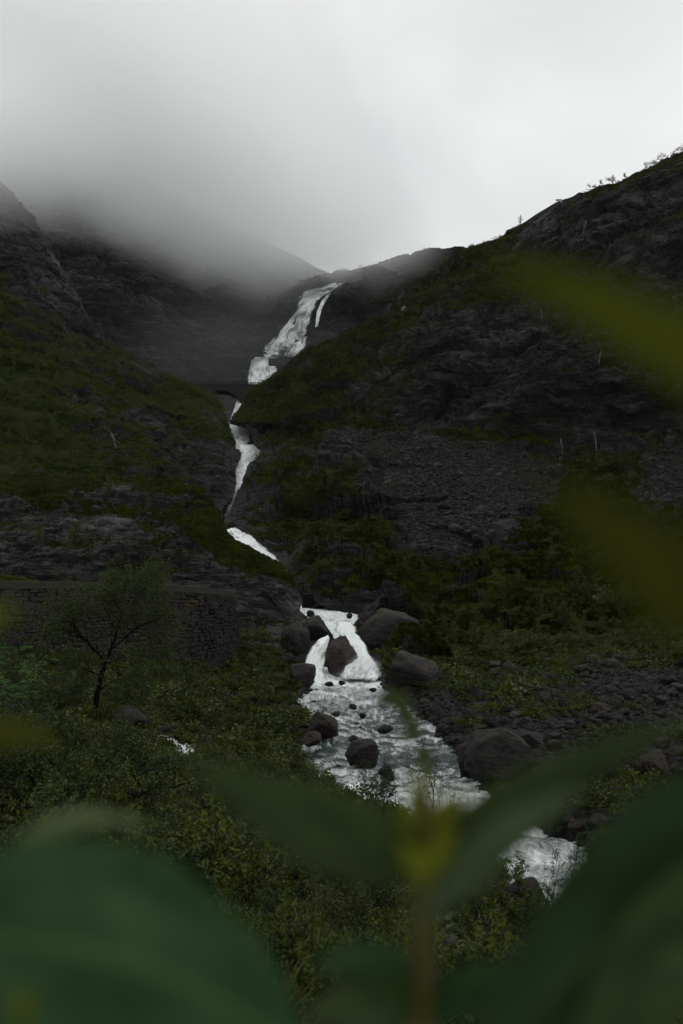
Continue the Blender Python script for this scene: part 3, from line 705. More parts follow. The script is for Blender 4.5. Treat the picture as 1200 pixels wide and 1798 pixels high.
B(637, 1340, 62, 46, 'rock', 'broad dark angular boulder in the middle of the lower river', k=3, rot=.2)
B(682, 1368, 36, 22, 'rock', 'low brown-black rock in the water below the broad river boulder', k=4)
B(548, 1308, 40, 24, 'rock_brown', 'low brown rock at the left waterline below the big bank boulder', k=1)
B(770, 1294, 14, 11, 'rock', 'small dark rock at the right waterline of the rapids', False)
B(876, 1376, 138, 96, 'rock', 'largest boulder on the right bank, square and grey beside the lower fall', k=1, rot=2.4, dep=.8)
B(826, 1356, 44, 60, 'rock', 'dark upright block leaning on the left of the largest bank boulder', k=3, rot=.6)
B(1162, 1372, 76, 52, 'rock_brown', 'big reddish brown boulder on the right bank near the dark leaves', k=4, rot=.4)
B(1068, 1378, 48, 44, 'rock', 'dark boulder in the block pile left of the reddish one', k=2)
B(1053, 1455, 34, 26, 'rock_brown', 'rounded brown boulder above the lower right water', k=0)
B(1010, 1420, 40, 28, 'rock', 'dark boulder behind the lowest white water', k=3)
B(218, 1280, 84, 38, 'rock_brown', 'wide brown rock under the tall dark tree on the left bank', k=2)
B(293, 1288, 34, 20, 'rock', 'grey rock right above the small white side stream', k=1)
B(298, 1323, 28, 16, 'rock', 'dark round rock in the small side stream', False)
B(352, 1310, 44, 20, 'rock_brown', 'flat brown rock right of the small side stream', k=4)
B(300, 1215, 34, 16, 'rock', 'flat grey rock in the grass below the stone wall', k=0)
B(776, 1700, 60, 60, 'rock_brown', 'near reddish brown rock showing beside the blurred stem', k=1, dep=.8)
B(880, 1680, 90, 46, 'rock', 'near dark flat rock above the small blurred leaf', k=3)
B(930, 1590, 90, 44, 'rock_brown', 'wide brown slab at the near edge of the lower white water', k=2)
B(660, 1585, 46, 30, 'rock', 'near brown stone half hidden in the thicket', k=4)
B(478, 1500, 50, 34, 'rock', 'grey rock showing through the shrubs of the near left slope', k=0)
B(812, 1660, 40, 34, 'rock_brown', 'small brown stone above the dark flat near rock', k=4)
B(711, 545, 15, 9, 'rock_pale', 'pale whitish boulder lying alone on the far right ridge', False, names=None)
B(905, 1002, 10, 6, 'rock', 'small grey block in the middle of the right green slope', False, names=None)
# block field of the right bank: what nothing tells apart shares one label
BG, BL = 'dark blocks of the right bank boulder field', 'dark grey block among the many in the boulder field of the right bank'
n = 0
while n < 185:
    px = random.uniform(700, 1230); py = 1168 + random.random() ** .8 * 190
    if py > 1260 and px < 790: continue
    if px < 760 and py < 1205 or (abs(px - 876) < 90 and 1290 < py): continue
    if carve(np.array([px]), np.array([py]))[0] > .2: continue
    w = random.uniform(9, 18) if random.random() < .75 else random.uniform(18, 34)
    B(px, py, w, w * random.uniform(.45, .8), random.choice(['rock', 'rock', 'rock_brown']), BL, False, BG, names=('ground', 'right_hillside')); n += 1
for k in range(18):
    px, py = random.uniform(485, 540), random.uniform(1130, 1345)
    if carve(np.array([px]), np.array([py]))[0] > .5: continue
    w = random.uniform(9, 24)
    B(px, py, w, w * .6, random.choice(['rock', 'rock_brown']), 'dark bank stone among those lining the left waterline', False, 'stones lining the left waterline')
for k in range(16):
    py = random.uniform(1205, 1400); L = np.interp(py, RIV[:, 0], RIV[:, 1]); Rr = np.interp(py, RIV[:, 0], RIV[:, 2])
    px = L + (Rr - L) * random.choice([random.uniform(-.02, .16), random.uniform(.84, 1.03), random.random()]); w = random.uniform(5, 15)
    B(px, py, w, w * random.uniform(.3, .5), 'rock', 'small dark stone breaking the foam of the rapids', False, 'small stones in the rapids')
for k in range(22):
    px, py = random.uniform(960, 1210), random.uniform(1340, 1470); w = random.uniform(14, 42)
    if carve(np.array([px]), np.array([py]))[0] > .3: continue
    B(px, py, w, w * .6, random.choice(['rock', 'rock', 'rock_brown']), 'dark block in the pile behind the big blurred leaf', False, 'blocks piled on the near right bank')
for k in range(14):
    px, py = random.uniform(600, 960), random.uniform(1560, 1790); w = random.uniform(16, 46)
    B(px, py, w, w * .55, random.choice(['rock', 'rock_brown']), 'loose stone on the near slope under the shrubs', False, 'loose stones on the near slope')

# ================================================================== scattered stuff (instanced)
def scatter(name, pts, rots, scls, sources, label, seed=0):
    """one object: points carrying copies of the source meshes"""
    me = bpy.data.meshes.new(name); me.vertices.add(len(pts)); me.vertices.foreach_set('co', np.asarray(pts, np.float32).ravel())
    a = me.attributes.new('rot', 'FLOAT_VECTOR', 'POINT'); a.data.foreach_set('vector', np.asarray(rots, np.float32).ravel())
    a = me.attributes.new('scl', 'FLOAT_VECTOR', 'POINT'); a.data.foreach_set('vector', np.asarray(scls, np.float32).ravel())
    a = me.attributes.new('pick', 'INT', 'POINT'); a.data.foreach_set('value', np.asarray(rng.integers(0, len(sources), len(pts)), np.int32))
    o = link(name, me); ng = bpy.data.node_groups.new(name + '_nodes', 'GeometryNodeTree')
    ng.interface.new_socket('Geometry', in_out='INPUT', socket_type='NodeSocketGeometry'); ng.interface.new_socket('Geometry', in_out='OUTPUT', socket_type='NodeSocketGeometry')
    gi = ng.nodes.new('NodeGroupInput'); go = ng.nodes.new('NodeGroupOutput'); jn = ng.nodes.new('GeometryNodeJoinGeometry')
    def na(nm, ty):
        q = ng.nodes.new('GeometryNodeInputNamedAttribute'); q.data_type = ty; q.inputs['Name'].default_value = nm; return q.outputs['Attribute']
    for k, s in enumerate(sources):
        src = bpy.data.objects.new(name + '_source', s)
        oi = ng.nodes.new('GeometryNodeObjectInfo'); oi.inputs['Object'].default_value = src; oi.inputs['As Instance'].default_value = True
        ip = ng.nodes.new('GeometryNodeInstanceOnPoints'); cmpn = ng.nodes.new('FunctionNodeCompare'); cmpn.data_type = 'INT'; cmpn.operation = 'EQUAL'
        ng.links.new(na('pick', 'INT'), cmpn.inputs[2]); cmpn.inputs[3].default_value = k
        ng.links.new(gi.outputs[0], ip.inputs['Points']); ng.links.new(cmpn.outputs[0], ip.inputs['Selection'])
        ng.links.new(oi.outputs['Geometry'], ip.inputs['Instance'])
        ng.links.new(na('rot', 'FLOAT_VECTOR'), ip.inputs['Rotation']); ng.links.new(na('scl', 'FLOAT_VECTOR'), ip.inputs['Scale'])
        ng.links.new(ip.outputs[0], jn.inputs[0])
    ng.links.new(jn.outputs[0], go.inputs[0])
    md = o.modifiers.new('scatter', 'NODES'); md.node_group = ng
    return tag(o, label, kind='stuff')

def leaves_np(C, dirs, size, fat=.5, near=False):
    """leaf blades at points C, along unit dirs, random roll"""
    n = len(C); r = rng.normal(size=(n, 3)); s = np.cross(dirs, r); s /= np.linalg.norm(s, axis=1)[:, None] + 1e-9
    nn = np.cross(s, dirs); size = np.broadcast_to(size, (n,))[:, None]; w = size * fat * .5
    fold = .25
    b = C; l = C + dirs * size * .42 + s * w + nn * w * fold; rr = C + dirs * size * .42 - s * w + nn * w * fold; tp = C + dirs * size - nn * size * .08
    if not near:
        V = np.stack([b, l, tp, rr], 1).reshape(-1, 3); k = np.arange(n)[:, None] * 4
        F = np.concatenate([k + [0, 2, 1], k + [0, 3, 2]], 0)
    else:
        m = C + dirs * size * .5 - nn * w * .12; l2 = C + dirs * size * .74 + s * w * .62 + nn * w * fold * .6; r2 = C + dirs * size * .74 - s * w * .62 + nn * w * fold * .6
        V = np.stack([b, l, l2, tp, r2, rr, m], 1).reshape(-1, 3); k = np.arange(n)[:, None] * 7
        F = np.concatenate([k + q for q in ([0, 6, 1], [1, 6, 2], [2, 6, 3], [3, 6, 4], [4, 6, 5], [5, 6, 0])], 0)
    return V, F

def unit(v): return v / (np.linalg.norm(v, axis=-1, keepdims=True) + 1e-9)
def bush_mesh(seed, n=300, leaf=.11, mat='bush', up=.9):
    r = np.random.default_rng(seed); nl = 7; cc = r.normal(size=(nl, 3)) * [.42, .42, .22] + [0, 0, .42]
    C = cc[r.integers(0, nl, n)] + unit(r.normal(size=(n, 3))) * (r.random((n, 1)) ** .4) * r.uniform(.22, .42, (n, 1)); C[:, 2] = np.abs(C[:, 2]) * up
    d = unit(unit(C - [0, 0, .2]) + r.normal(size=(n, 3)) * .7)
    V, F = leaves_np(C, d, r.uniform(.7, 1.4, n) * leaf, .7)
    me = mesh_np('bush', V, F, False); me.materials.append(M[mat]); return me
def tuft_mesh(seed, n=46):
    r = np.random.default_rng(seed); a = r.random(n) * 6.28; rad = r.random(n) * .18
    C = np.stack([np.cos(a) * rad, np.sin(a) * rad, 0 * a], 1); tilt = r.uniform(.1, .9, n); h = r.uniform(.5, 1, n)
    d = unit(np.stack([np.cos(a) * tilt, np.sin(a) * tilt, 1 + 0 * a], 1)); s = np.stack([-np.sin(a), np.cos(a), 0 * a], 1) * .022
    m = C + d * h[:, None] * .55; tp = C + d * h[:, None] + np.stack([np.cos(a), np.sin(a), -.8 + 0 * a], 1) * (h * tilt * .25)[:, None]
    V = np.stack([C - s, C + s, m + s * .8, m - s * .8, tp], 1).reshape(-1, 3); k = np.arange(n)[:, None] * 5
    F = np.concatenate([k + [0, 1, 2], k + [0, 2, 3], k + [3, 2, 4]], 0)
    me = mesh_np('tuft', V, F, False); me.materials.append(M['grass']); return me

def pick_pts(names, maskf, n):
    out = []
    for nm in names:
        P, N, cov, scr = TERR[nm]; px, py, D = proj(P); m = maskf(px, py, D, cov, scr) & (D > 1)
        ii = np.flatnonzero(m.ravel())
        # weight by the ground area each point stands for, so nothing bunches where the sheet is fine
        ar = np.linalg.norm(np.cross(np.gradient(P, axis=1), np.gradient(P, axis=0)), axis=-1).ravel()[ii]
        Dd = D.ravel()[ii]; wgt = ar / Dd ** 1.6; wgt /= wgt.sum()
        k = int(n); s = rng.choice(ii, size=min(k, len(ii)), replace=True, p=wgt)
        out.append(P.reshape(-1, 3)[s] + rng.normal(size=(len(s), 3)) * [.25, .25, 0] * (D.ravel()[s][:, None] / 150))
    return np.concatenate(out)
def rz(n, tilt=.15): return np.stack([rng.normal(size=n) * tilt, rng.normal(size=n) * tilt, rng.random(n) * 6.28], 1)
inview = lambda px, py: (px > -60) & (px < 1260) & (py > 150) & (py < 1900)
PEBM = [];
for p_ in PEB:
    q = p_.copy(); q.materials.append(M['scree']); PEBM.append(q)
P = pick_pts(['right_hillside'], lambda x, y, D, c, s: inview(x, y) & (s > .45) & (y < 1150), 22000); n = len(P)
sc = rng.lognormal(-1.5, .5, n); scatter('scree', P, rz(n, .5), np.stack([sc, sc * .9, sc * rng.uniform(.35, .8, n)], 1), PEBM, 'grey brown scree of loose broken stones on the right hillside')
P = pick_pts(['ground', 'right_hillside'], lambda x, y, D, c, s: inview(x, y) & (y > 1150) & (x > 560) & ((s > .15) | (c < .25)) & (D > 6) & (D < 130), 12000); n = len(P)
sc = rng.lognormal(-1.8, .55, n) * (proj(P)[2] / 70) ** .6; scatter('rubble', P, rz(n, .5), np.stack([sc, sc * .9, sc * rng.uniform(.4, .8, n)], 1), PEBM, 'dark broken rubble filling the gaps between the bank boulders')
BUSH = [bush_mesh(60 + k) for k in range(5)]
notscree = lambda c, s: (c > .55) & (s < .35)
for nm, cnt, lab, sm in (('right_hillside', 9000, 'low dark green shrubs and heather covering the right hillside', -.25), ('left_hillside', 8500, 'dense low green shrubs covering the left hillside', .05), ('rock_ledge', 1300, 'low heather and grass clumps on the ledges above the road', -.75)):
    P = pick_pts([nm], lambda x, y, D, c, s: inview(x, y) & notscree(c, s), cnt); n = len(P); px, py, D = proj(P)
    cl = np.clip(fbm(P / 16 + 4, 3) * 1.3 + .9, .35, 1.9)
    sc = rng.lognormal(sm, .42, n) * cl * np.clip(D / 260, .5, 1.6) ** .7
    if nm == 'right_hillside': sc = sc * np.where((px > 1040) & (py < 400), 1.7, 1)
    scatter('undergrowth', P - [0, 0, .1], rz(n), np.stack([sc, sc, sc * rng.uniform(.5, 1.0, n)], 1), BUSH, lab)
P = pick_pts(['mountain'], lambda x, y, D, c, s: inview(x, y) & (c > .5) & (x > 560), 2500); n = len(P); sc = rng.lognormal(.2, .4, n)
scatter('undergrowth', P, rz(n), np.stack([sc, sc, sc * .6], 1), BUSH, 'sparse low growth on the far right ridge')
TUFT = [tuft_mesh(80 + k) for k in range(3)]; HERB = [bush_mesh(90 + k, 150, .15, 'leaf_bright', .7) for k in range(3)] + [bush_mesh(95 + k, 170, .13, 'leaf', .8) for k in range(3)]
P = pick_pts(['ground'], lambda x, y, D, c, s: inview(x, y) & (c > .45) & (D < 130) & (D > 2.5) & (s < .6), 9000); n = len(P); D = proj(P)[2]
sc = rng.lognormal(-1.0, .35, n) * np.clip(D / 30, .7, 1.6); scatter('grass', P - [0, 0, .02], rz(n), np.stack([sc, sc, sc * .8], 1), TUFT, 'tufts of yellowish green grass on the valley ground')
P = pick_pts(['ground'], lambda x, y, D, c, s: inview(x, y) & (c > .42) & (D < 130) & (D > 3.5) & (s < .7), 8500); n = len(P); D = proj(P)[2]
sc = rng.lognormal(-1.15, .4, n) * np.clip(D / 25, .7, 2.4); scatter('ground_cover', P - [0, 0, .03], rz(n), np.stack([sc, sc, sc * .7], 1), HERB, 'leafy ground cover of herbs and dwarf shrubs on the near slopes')

# ================================================================== trees and shrubs
class Plant:
    def __init__(s, seed): s.r = np.random.default_rng(seed); s.tubes = []; s.LC = []; s.LD = []
    def grow(s, p, d, ln, rad, lvl, spec):
        r = s.r; n = spec['seg'][lvl]; pts = [p]; dd = d.copy(); curve = r.normal(size=3) * spec['bend'][lvl]
        for k in range(n):
            dd = unit(dd + curve / n + r.normal(size=3) * spec['wob'][lvl] + np.array([0, 0, spec['up'][lvl] / n]))
            pts.append(pts[-1] + dd * ln / n)
        pts = np.array(pts); rads = np.linspace(rad, rad * spec['taper'][lvl], n + 1); s.tubes.append((pts, rads, 7 if lvl == 0 else (5 if lvl == 1 else 3)))
        if lvl + 1 < len(spec['seg']):
            m = spec['kids'][lvl]; m = int(r.integers(m[0], m[1] + 1))
            for k in range(m):
                t = spec['from'][lvl] + (1 - spec['from'][lvl]) * (k + r.random()) / m; x = t * n; i = min(int(x), n - 1); q = pts[i] + (pts[i + 1] - pts[i]) * (x - i)
                ax = unit(pts[i + 1] - pts[i]); o = unit(np.cross(ax, r.normal(size=3))); a = r.uniform(*spec['ang'][lvl])
                s.grow(q, unit(ax * math.cos(a) + o * math.sin(a)), ln * spec['len'][lvl] * r.uniform(.7, 1.15) * (1.15 - .5 * t), rads[i] * spec.get('rk', .6), lvl + 1, spec)
        if lvl >= spec['leaf_from']:
            m = spec['leaves'][lvl - spec['leaf_from']]
            t = r.random(m) ** .7 * n; i = np.minimum(t.astype(int), n - 1); q = pts[i] + (pts[i + 1] - pts[i]) * (t - i)[:, None]
            s.LC.append(q + r.normal(size=(m, 3)) * spec['jit']); s.LD.append(unit(unit(pts[i + 1] - pts[i]) * .5 + r.normal(size=(m, 3)) * .7 + [0, 0, spec.get('droop', -.1)]))
    def meshes(s, leaf, fat, mats, near=False, names=('stem', 'foliage')):
        V, F, off = [], [], 0
        for pts, rads, ns in s.tubes:
            t = unit(np.gradient(pts, axis=0)); ref = np.array([.3, .9, .1]); a = unit(np.cross(t, ref)); b = np.cross(t, a)
            ph = np.arange(ns) / ns * 2 * np.pi; ring = pts[:, None] + rads[:, None, None] * (a[:, None] * np.cos(ph)[None, :, None] + b[:, None] * np.sin(ph)[None, :, None])
            V.append(ring.reshape(-1, 3)); m = len(pts); i = np.arange(m - 1)[:, None] * ns; j = np.arange(ns)[None]; j2 = (j + 1) % ns
            F.append(np.stack([i + j, i + j2, i + ns + j2, i + ns + j], -1).reshape(-1, 4) + off); off += m * ns
        a = mesh_np(names[0], np.concatenate(V), np.concatenate(F)); a.materials.append(M[mats[0]])
        C, Dd = np.concatenate(s.LC), np.concatenate(s.LD)
        v, f = leaves_np(C, Dd, s.r.uniform(.6, 1.2, len(C)) * leaf, fat, near); b = mesh_np(names[1], v, f, False); b.materials.append(M[mats[1]])
        return a, b

def plant_obj(name, meshes, loc, rot, scale, label, cat, group=None, names=('trunk', 'crown')):
    o = empty(name, loc, rot); o.scale = (scale,) * 3 if isinstance(scale, (int, float)) else scale
    for nm, me in zip(names, meshes): link(nm, me, None, o)
    return tag(o, label, cat, group)

def foot(px, py, names=('ground', 'right_hillside', 'left_hillside', 'rock_ledge')):
    h = hit(px, py, names); return Vector(h[0]) - Vector((0, 0, .08)), h[3]

# the tall dark tree before the stone wall: leaning trunk, forked limbs, wide thin crown
def big_tree():
    foot_, D = foot(165, 1262, ('ground',)); D = max(D, 38); s = D / FPX
    o = empty('tree', Vector(unproj(165, 1262, D)) - Vector((0, 0, .15)))
    pl = Plant(5); r = pl.r
    def Q(px, py, dy=0): return np.array([(px - 165) * s, dy, (1262 - py) * s])
    limbs = [([(165, 1262, 0), (170, 1215, 0), (176, 1185, 0), (181, 1158, .1)], 9.0, 6.0),
        ([(181, 1158, .1), (190, 1135, .2), (198, 1105, .4), (203, 1070, .6), (206, 1040, .7), (203, 1012, .9)], 5.0, 1.2),
        ([(181, 1158, .1), (168, 1140, -.2), (148, 1118, -.5), (135, 1100, -.7), (130, 1075, -.9), (128, 1052, -1.0)], 4.5, 1.1),
        ([(190, 1135, .2), (212, 1118, .1), (232, 1100, -.1), (262, 1088, -.3), (285, 1078, -.4)], 3.0, .8),
        ([(181, 1162, .1), (215, 1150, -.4), (245, 1146, -.9), (275, 1150, -1.3)], 2.6, .7),
        ([(176, 1185, 0), (158, 1176, .5), (140, 1172, .9), (120, 1160, 1.3)], 2.4, .7),
        ([(148, 1118, -.5), (125, 1112, -.2), (104, 1100, 0), (88, 1085, .2)], 2.4, .7),
        ([(198, 1105, .4), (180, 1080, .9), (165, 1050, 1.3), (160, 1022, 1.5)], 2.4, .7),
        ([(203, 1070, .6), (228, 1050, .2), (248, 1030, -.1), (255, 1012, -.3)], 2.2, .6),
        ([(176, 1205, 0), (200, 1192, -.5), (222, 1186, -.9), (240, 1190, -1.2)], 2.0, .6)]
    spec = dict(seg=[5, 4, 3], bend=[.5, .5, .5], wob=[.12, .15, .2], up=[.25, .1, .0], taper=[.3, .3, .4], kids=[(6, 8), (4, 5)], len=[.62, .55], ang=[(.4, 1.1), (.4, 1.1)], leaf_from=1, leaves=[6, 11], jit=.08, droop=-.2)
    spec['from'] = [.1, .1]
    for k, (pts, r0, r1) in enumerate(limbs):
        p = np.array([Q(*q) for q in pts]); t = np.linspace(0, len(p) - 1, 5 * len(p)); fine = hermite(np.arange(len(p)).astype(float), p, t)
        fine[1:-1] += r.normal(size=(len(fine) - 2, 3)) * .02
        rads = np.linspace(r0, r1, len(fine)) * s * .66; pl.tubes.append((fine, rads, 8))
        if k == 0: continue
        for j in range(int(len(p) * 2.6)):
            x = r.uniform(.35, 1) * (len(fine) - 1); i = int(x) if x < len(fine) - 1 else len(fine) - 2
            ax = unit(fine[i + 1] - fine[i]); oo = unit(np.cross(ax, r.normal(size=3)))
            pl.grow(fine[i], unit(ax * .5 + oo * .85), r.uniform(.8, 1.9), rads[i] * .4, 0, spec)
    a, b = pl.meshes(.08, .6, ('bark_black', 'leaf'))
    link('trunk', a, None, o); link('crown', b, None, o)
    tag(o, 'tall dark tree with forked trunk standing before the stone wall', 'tree')
    print('tree leaves', len(b.polygons) // 2)
big_tree()

def spec_shrub(h, dens=1.0):
    sp = dict(seg=[6, 4, 3], bend=[.5, .6, .5], wob=[.06, .12, .15], up=[.3, .25, .1], taper=[.35, .35, .4], kids=[(7, 10), (3, 5)], len=[.42, .5], ang=[(.45, 1.0), (.4, 1.0)], leaf_from=1,
              leaves=[int(7 * dens), int(10 * dens)], jit=.03, droop=.0); sp['from'] = [.18, .15]; return sp
def shrub_meshes(seed, h=2.0, stems=5, leaf=.075, fat=.62, mat='leaf', dens=1.0, near=True, lean=.45, rad=.016):
    pl = Plant(seed); r = pl.r; sp = spec_shrub(h, dens)
    for k in range(stems):
        a = r.random() * 6.28; d = unit(np.array([math.cos(a) * lean * r.random(), math.sin(a) * lean * r.random(), 1.0]))
        pl.grow(np.array([math.cos(a) * .12, math.sin(a) * .12, 0]), d, h * r.uniform(.65, 1.05), rad * r.uniform(.7, 1.2), 0, sp)
    return pl.meshes(leaf, fat, ('bark', mat), near)
NEAR = [shrub_meshes(100, leaf=.095, mat='leaf', dens=.8), shrub_meshes(101, 1.6, 5, .09, mat='leaf_bright', dens=.8), shrub_meshes(102, 2.2, 4, .115, mat='leaf', dens=.8), shrub_meshes(103, 1.5, 6, .08, mat='leaf_dark', dens=.8), shrub_meshes(104, 1.9, 5, .12, .5, 'leaf_bright', dens=.7)]
SP_ = ('stem', 'foliage')
def put(px, py, hpx, kind, label, cat='shrub', name='shrub', group=None, base_h=1.9, Dfix=None, names=('ground',), wide=1.0, parts=SP_):
    f = hit(px, py, names) or hit(px, py)
    D = Dfix or f[3]; loc = Vector(unproj(px, py, D)) - Vector((0, 0, .06)); s = hpx * D / FPX / base_h
    return plant_obj(name, kind, loc, random.uniform(0, 6.28), (s * wide, s * wide, s), label, cat, group, parts)
# thicket on the near left slope, three belts of distance
def belt(n, xr, yr, hm, label, group, kinds, wide=1.0):
    k = 0
    while k < n:
        px, py = random.uniform(*xr), random.uniform(*yr)
        if carve(np.array([px, px, px]), np.array([py, py - 12, py + 12])).max() > .1: continue
        h = hit(px, py, ('ground',))
        if not h or h[3] > 75 or h[3] < 4.2: continue
        hp = hm * random.uniform(.7, 1.25) * FPX / h[3] / 1.0
        put(px, py, hp, NEAR[random.choice(kinds)], label, group=group, wide=wide); k += 1
belt(46, (-60, 230), (1300, 1440), 1.25, 'leafy green shrub of the thicket below the tall dark tree', 'thicket below the tall tree', [0, 1, 3, 2])
belt(24, (235, 545), (1345, 1440), .95, 'leafy green shrub of the thicket between side stream and river', 'thicket beside the side stream', [0, 1, 3, 4])
belt(44, (40, 700), (1430, 1640), .95, 'leafy olive shrub of the near thicket above the big blurred leaf', 'near thicket on the slope', [0, 1, 4, 2])
belt(22, (420, 900), (1640, 1860), .62, 'low yellowish green shrub on the slope directly below the viewer', 'low shrubs directly below the viewer', [1, 4, 0])
belt(10, (790, 960), (1585, 1690), .75, 'olive green shrub between the brown slab and the small blurred leaf', 'shrubs at the near water edge', [1, 4, 0])
belt(14, (-80, 110), (1150, 1290), 1.7, 'dark leafy bush crowding the left edge under the road wall', 'bushes at the left edge under the wall', [3, 0, 2], 1.1)
belt(9, (1080, 1260), (1395, 1600), 1.1, 'dark shrub on the right bank hidden partly by the blurred leaf', 'shrubs behind the right blurred leaf', [0, 3])
SPARSE = shrub_meshes(120, 1.9, 4, .05, .7, 'leaf_dark', .35, True, .35, .012)
DENSE = shrub_meshes(121, 1.9, 6, .055, .75, 'leaf_dark', .8, True, .5, .014)
put(655, 1412, 82, DENSE, 'round leafed dark shrub rising against the white river, left one of two', Dfix=24)
put(668, 1422, 70, DENSE, 'second dark shrub just below the round leafed one by the river', Dfix=23)
put(768, 1418, 112, SPARSE, 'bare twiggy shrub with few leaves against the white water', Dfix=22)
put(742, 1420, 84, SPARSE, 'smaller twiggy shrub left of the bare one by the water', Dfix=22)
put(792, 1424, 70, SPARSE, 'low thin twigs right of the bare shrub by the water', Dfix=22)
SAP = [shrub_meshes(130 + k, 3.0, 2, .10, .45, m, .9, True, .22, .022) for k, m in enumerate(('leaf', 'leaf_dark', 'leaf'))]
put(1004, 1590, 118, SAP[0], 'slender sapling with open leaves in front of the lowest white water', 'sapling', 'sapling', base_h=3.0, Dfix=17, parts=('trunk', 'crown'))
put(962, 1586, 92, SAP[2], 'shorter sapling left of the slender one before the white water', 'sapling', 'sapling', base_h=3.0, Dfix=17, parts=('trunk', 'crown'))
put(908, 1560, 54, NEAR[4], 'yellow green shrub at the left edge of the lowest white water', Dfix=17)
for px, py, h, k, lab in [(335, 1238, 118, 1, 'thin sapling in front of the right part of the stone wall'), (452, 1252, 98, 0, 'thin sapling right of the stone wall end, near the river bank'),
    (255, 1250, 96, 2, 'small tree between the tall dark tree and the wall sapling'), (388, 1288, 84, 1, 'bushy sapling on the grass above the side stream'), (345, 1342, 70, 0, 'leafy sapling right beside the white side stream'),
    (60, 1240, 128, 1, 'dark bushy tree at the left between road wall and tall tree'), (110, 1258, 110, 2, 'dark small tree touching the left side of the tall tree'), (20, 1210, 120, 0, 'dark small tree at the left picture edge under the wall'),
    (480, 1300, 66, 1, 'low dark sapling by the left bank boulders'), (220, 1262, 80, 1, 'low bushy tree behind the wide brown rock')]:
    put(px, py, h, SAP[k], lab, 'sapling', 'sapling', base_h=2.8, wide=1.25, parts=('trunk', 'crown'))
# rowans with feathered leaves
def rowan(seed, h=2.0):
    pl = Plant(seed); r = pl.r; C, Dd, S = [], [], []
    for k in range(4):
        a = r.random() * 6.28; p = [np.array([math.cos(a) * .05, math.sin(a) * .05, 0.])]; d = unit(np.array([math.cos(a) * .4, math.sin(a) * .4, 1]))
        for i in range(8):
            d = unit(d + r.normal(size=3) * .12); p.append(p[-1] + d * h / 8)
        p = np.array(p); pl.tubes.append((p, np.linspace(.015, .004, 9), 5))
        for j in range(15):
            i = r.integers(2, 9); q = p[i] + r.normal(size=3) * .02; b = r.random() * 6.28; dd = unit(np.array([math.cos(b), math.sin(b), r.uniform(0, .5)])); L = r.uniform(.22, .34)
            side = unit(np.cross(dd, [0, 0, 1.])); t = np.linspace(0, 1, 9); rp = q + dd * (t * L)[:, None] + np.array([0, 0, -1.]) * (t ** 2 * L * .3)[:, None]
            pl.tubes.append((rp, np.linspace(.003, .0012, 9), 3))
            for m in range(1, 9):
                for sg in (-1, 1): C.append(rp[m]); Dd.append(unit(side * sg + dd * .45 + np.array([0, 0, -.15])))
            C.append(rp[-1]); Dd.append(dd)
    pl.LC = [np.array(C)]; pl.LD = [np.array(Dd)]
    return pl.meshes(.085, .32, ('bark', 'leaf_rowan'), True)
RW = [rowan(140), rowan(141), rowan(142)]
for px, py, h, k, D, lab in [(28, 1238, 112, 0, 16, 'bright green rowan with feathered leaves at the left edge, upper one'), (62, 1236, 84, 1, 17, 'smaller bright green rowan right of the edge one'),
    (8, 1270, 90, 2, 15, 'bright rowan half cut by the left edge, under the others'), (95, 1425, 62, 1, 14, 'low dark rowan with feathered leaves above the curled blurred leaf'), (140, 1420, 52, 0, 14, 'second low rowan right of the one above the curled leaf')]:
    put(px, py, h, RW[k], lab, 'rowan', 'rowan_shrub', Dfix=D, base_h=2.0)
# young birches scattered on the slopes, a few dark pixels of trunk each
BIR = []
for k in range(3):
    pl = Plant(150 + k); sp = dict(seg=[7, 4], bend=[.3, .5], wob=[.05, .12], up=[.3, .5], taper=[.3, .3], kids=[(14, 18)], len=[.34], ang=[(.5, 1.0)], leaf_from=1, leaves=[34], jit=.12, droop=-.2); sp['from'] = [.25]
    pl.grow(np.zeros(3), np.array([0, 0, 1.]), 4.5, .075, 0, sp); BIR.append(pl.meshes(.2, .75, ('bark', 'bush'), False, ('trunk', 'crown')))
for (xr, yr, n, lab, grp, nms) in [((700, 1180), (985, 1160), 34, 'thin dark birch scattered on the lower right slope', 'young birches on the right slope', ('right_hillside', 'ground')),
      ((500, 700), (770, 1050), 10, 'thin dark birch on the mossy spur right of the gorge', 'young birches on the gorge spur', ('right_hillside',)),
      ((900, 1190), (770, 960), 10, 'thin dark birch under the right cliff beside the scree', 'young birches under the right cliff', ('right_hillside',)),
      ((0, 330), (640, 860), 26, 'small birch on the green left hillside', 'young birches on the left hillside', ('left_hillside',)),
      ((60, 400), (855, 1010), 7, 'small birch on the rock ledges above the road', 'young birches on the rock ledges', ('rock_ledge',))]:
    k = 0; tries = 0
    while k < n and tries < 900:
        tries += 1
        px, py = random.uniform(*xr), random.uniform(*yr); h = hit(px, py)
        if not h or h[2] not in nms or h[1].z < .35: continue
        s = random.uniform(.55, 1.05) * (h[3] / 200) ** .35
        plant_obj('birch', BIR[k % 3], Vector(h[0]) - Vector((0, 0, .2)), random.uniform(0, 6.28), s, lab, 'birch', grp); k += 1
for px, D, hp, lab in [(913, 452, 15, 'tiny birch leaning out where the far wall meets the sky'), (1056, 375, 13, 'first small tree on the right skyline, beyond the sign'), (1075, 372, 14, 'small tree on the right skyline, second from the sign'), (1098, 368, 13, 'bushy small tree on the right skyline before the dense growth')]:
    # stand on the crest: search downward for the first ground under the sky
    for py in range(250, 520):
        h = hit(px, py, ('right_hillside',))
        if h: break
    s = hp * h[3] / FPX / 4.5
    plant_obj('birch', BIR[px % 3], Vector(h[0]) - Vector((0, 0, .3)), 1.0, (s * 1.3, s * 1.3, s), lab, 'birch')

